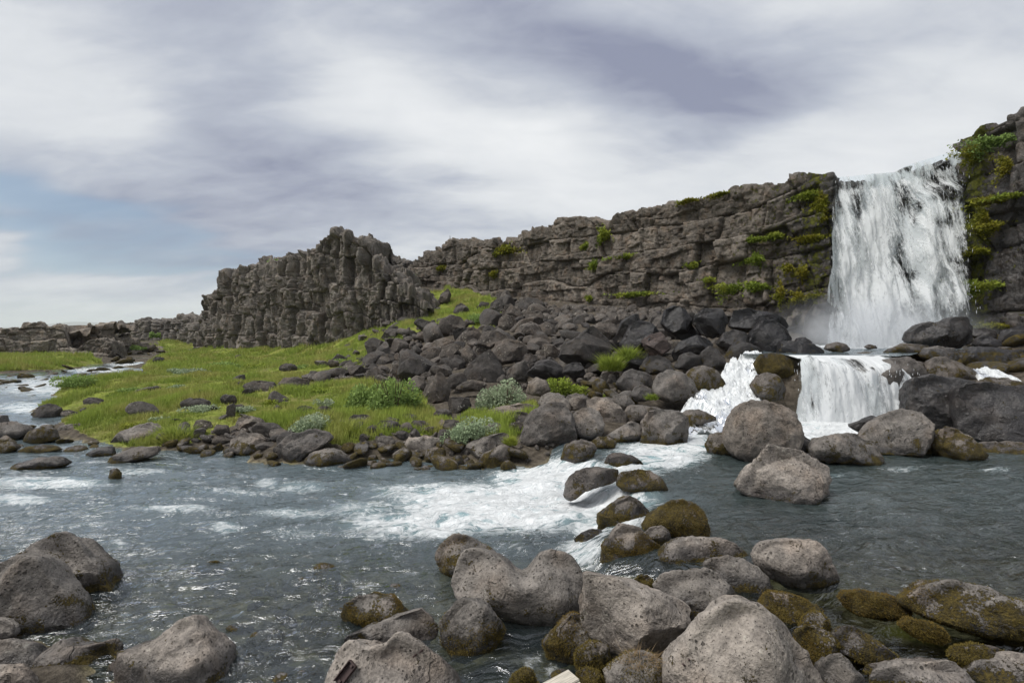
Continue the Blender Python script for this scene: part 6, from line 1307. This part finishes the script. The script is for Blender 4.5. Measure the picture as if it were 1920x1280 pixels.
# ------------------------------------------------------------------ small things
def box_mesh(name, size, mat, bevel=0.0):
    bm = bmesh.new(); bmesh.ops.create_cube(bm, size=1.0)
    for v in bm.verts: v.co = Vector((v.co.x * size[0], v.co.y * size[1], v.co.z * size[2]))
    if bevel: bmesh.ops.bevel(bm, geom=bm.edges[:], offset=bevel, segments=2, affect='EDGES')
    me = bpy.data.meshes.new(name); bm.to_mesh(me); bm.free(); me.materials.append(mat); return me
def build_walkway():
    ZP = 1.2; A = np.array([.326, 2.84]); L = np.array([-.824, -.566]); S = np.array([.649, -.761])
    ang = math.atan2(L[1], L[0])
    root = empty('wooden_walkway', (A[0], A[1], 0.2)); tag(root, 'pale weathered wooden plank walkway end at the bottom edge', 'walkway')
    base = np.array([A[0], A[1], 0.2])
    for i in range(7):
        ln = 1.3 + 0.02 * ((i * 37) % 5)
        c = A + S * (0.05 + i * 0.112) + L * (ln / 2 + (0, .025, .008, .016, .0, .02, .01)[i])
        o = link('plank', box_mesh('plank', (ln, 0.1, 0.036), M['wood'], 0.004), tuple(np.array([c[0], c[1], ZP - 0.018]) - base), root); o.rotation_euler = (0, 0, ang)
    for t in (.22, 1.05):
        c = A + S * 0.39 + L * t
        o = link('joist', box_mesh('joist', (0.06, 0.8, 0.12), M['wood'], 0.004), tuple(np.array([c[0], c[1], ZP - 0.099]) - base), root); o.rotation_euler = (0, 0, ang)
        for u in (.08, .70):
            c = A + S * u + L * t; zg = float(rbf([c[0]], [c[1]])[0]) - 0.1
            o = link('post', box_mesh('post', (0.07, 0.07, ZP - 0.16 - zg), M['wood'], 0.004), tuple(np.array([c[0], c[1], (ZP - 0.16 + zg) / 2]) - base), root); o.rotation_euler = (0, 0, ang)
build_walkway()
def ray_on(objname_label, px, py):
    o = next(o for o in bpy.data.objects if o.get('label', '').startswith(objname_label))
    bpy.context.view_layer.update()
    org = Vector((0, 0, H)); dr = (Vector(W(px, py, 1.0)) - org).normalized()
    ok, loc, nor, _ = o.ray_cast(org - o.location, dr)
    return (Vector(loc) + o.location, Vector(nor)) if ok else (Vector(W(px, py, 4.0)), Vector((0, -1, 1)).normalized())
def build_bracket():
    p, n = ray_on('pale-brown boulder at the bottom', 650, 1262)
    root = empty('metal_bracket', tuple(p)); tag(root, 'rusty brown steel bracket bolted to the pale-brown bottom boulder', 'bracket')
    q = n.to_track_quat('Z', 'Y'); root.rotation_mode = 'QUATERNION'; root.rotation_quaternion = q
    long_ = Vector(W(662, 1250, p.y)) - Vector(W(640, 1290, p.y)); loc = q.inverted() @ long_; a = math.atan2(loc.y, loc.x)
    def part(nm, size, off, dz):
        c, s = math.cos(a), math.sin(a)
        o = link(nm, box_mesh(nm, size, M['rust'], 0.002), (off[0] * c - off[1] * s, off[0] * s + off[1] * c, dz), root); o.rotation_euler = (0, 0, a)
    part('base_plate', (.19, .07, .008), (0, 0), .006)
    part('flange', (.19, .008, .05), (0, -.039), .025)
    part('flange', (.19, .008, .05), (0, .039), .025)
    part('cross_bar', (.008, .069, .04), (.091, 0), .03)
    part('bolt', (.025, .025, .02), (.07, 0), .02); part('bolt', (.025, .025, .02), (-.07, 0), .02)
build_bracket()
def pin(label, host, px, py, ln=.075, tilt=(.35, .2)):
    p, n = ray_on(host, px, py)
    bm = bmesh.new(); bmesh.ops.create_cone(bm, cap_ends=True, segments=10, radius1=.008, radius2=.0072, depth=ln)
    for v in bm.verts: v.co.z += ln / 2 - .02
    bmesh.ops.bevel(bm, geom=[e for e in bm.edges if min(v.co.z for v in e.verts) > ln * .5], offset=.002, segments=1, affect='EDGES')
    me = bpy.data.meshes.new('steel_pin'); bm.to_mesh(me); bm.free(); me.materials.append(M['rust'])
    o = link('steel_pin', me, tuple(p)); o.rotation_euler = (n + Vector((tilt[0] - .7, -.1, tilt[1]))).normalized().to_track_quat('Z', 'Y').to_euler()
    tag(o, label, 'pin', 'steel pins set in the foreground boulders')
pin('left rusty steel pin on the pale-brown boulder with the bracket', 'pale-brown boulder at the bottom', 781, 1226)
pin('right rusty steel pin on the pale-brown boulder with the bracket', 'pale-brown boulder at the bottom', 792, 1218)
pin('left rusty steel pin low on the biggest pale pitted boulder', 'biggest pale pitted', 1284, 1247)
pin('right rusty steel pin low on the biggest pale pitted boulder', 'biggest pale pitted', 1292, 1236)
def marker():
    d = 55.0; b = W(845, 462, d); t = 20 / F * d
    bm = bmesh.new(); bmesh.ops.create_cone(bm, cap_ends=True, segments=8, radius1=.045, radius2=.03, depth=t)
    for v in bm.verts: v.co.z += t / 2
    me = bpy.data.meshes.new('marker_post'); bm.to_mesh(me); bm.free(); me.materials.append(M['post'])
    o = link('marker_post', me, tuple(b)); o.rotation_euler = (0, math.radians(-4), 0); tag(o, 'thin dark marker post on top of the cliff', 'post')
marker()

# ------------------------------------------------------------------ spray at the foot of the waterfall
def build_mist():
    bm = bmesh.new(); bmesh.ops.create_icosphere(bm, subdivisions=3, radius=1.0)
    me = bpy.data.meshes.new('spray_mist'); bm.to_mesh(me); bm.free()
    m, N = new_mat('spray_mist')
    tc = N.n('ShaderNodeTexCoord').outputs['Object']
    r = N.n('ShaderNodeVectorMath', {0: tc}, operation='LENGTH').outputs['Value']
    n = N.noise(N.n('ShaderNodeNewGeometry').outputs['Position'], 0.9, 3.0, 0.6)
    den = N.m('MULTIPLY', N.m('MULTIPLY', N.ss(r, 1.0, 0.15), N.ss(n, 0.25, 0.7)), 0.85)
    v = N.n('ShaderNodeVolumePrincipled', {'Color': (0.95, 0.97, 1.0, 1), 'Density': den, 'Anisotropy': 0.2})
    N.n('ShaderNodeOutputMaterial', {'Volume': v})
    me.materials.append(m)
    c = Wz(1650, 22.6, ZU + 0.6); o = link('spray_mist', me, tuple(c)); o.scale = (6.2, 2.1, 2.4)
    tag(o, 'white spray mist drifting at the foot of the waterfall', 'mist', kind='stuff')
build_mist()

# ------------------------------------------------------------------ the air between here and the far mountain
def build_haze():
    bm = bmesh.new(); bmesh.ops.create_cube(bm, size=1.0)
    for v in bm.verts: v.co = Vector((v.co.x * 54000, v.co.y * 54000, v.co.z * 420 + 148))
    me = bpy.data.meshes.new('haze'); bm.to_mesh(me); bm.free()
    m, N = new_mat('haze'); v = N.n('ShaderNodeVolumePrincipled', {'Color': (0.86, 0.90, 1.0, 1), 'Density': 0.00009, 'Anisotropy': 0.0})
    N.n('ShaderNodeOutputMaterial', {'Volume': v}); me.materials.append(m)
    tag(link('haze', me), 'thin pale haze over the whole valley', 'haze', kind='stuff')
build_haze()
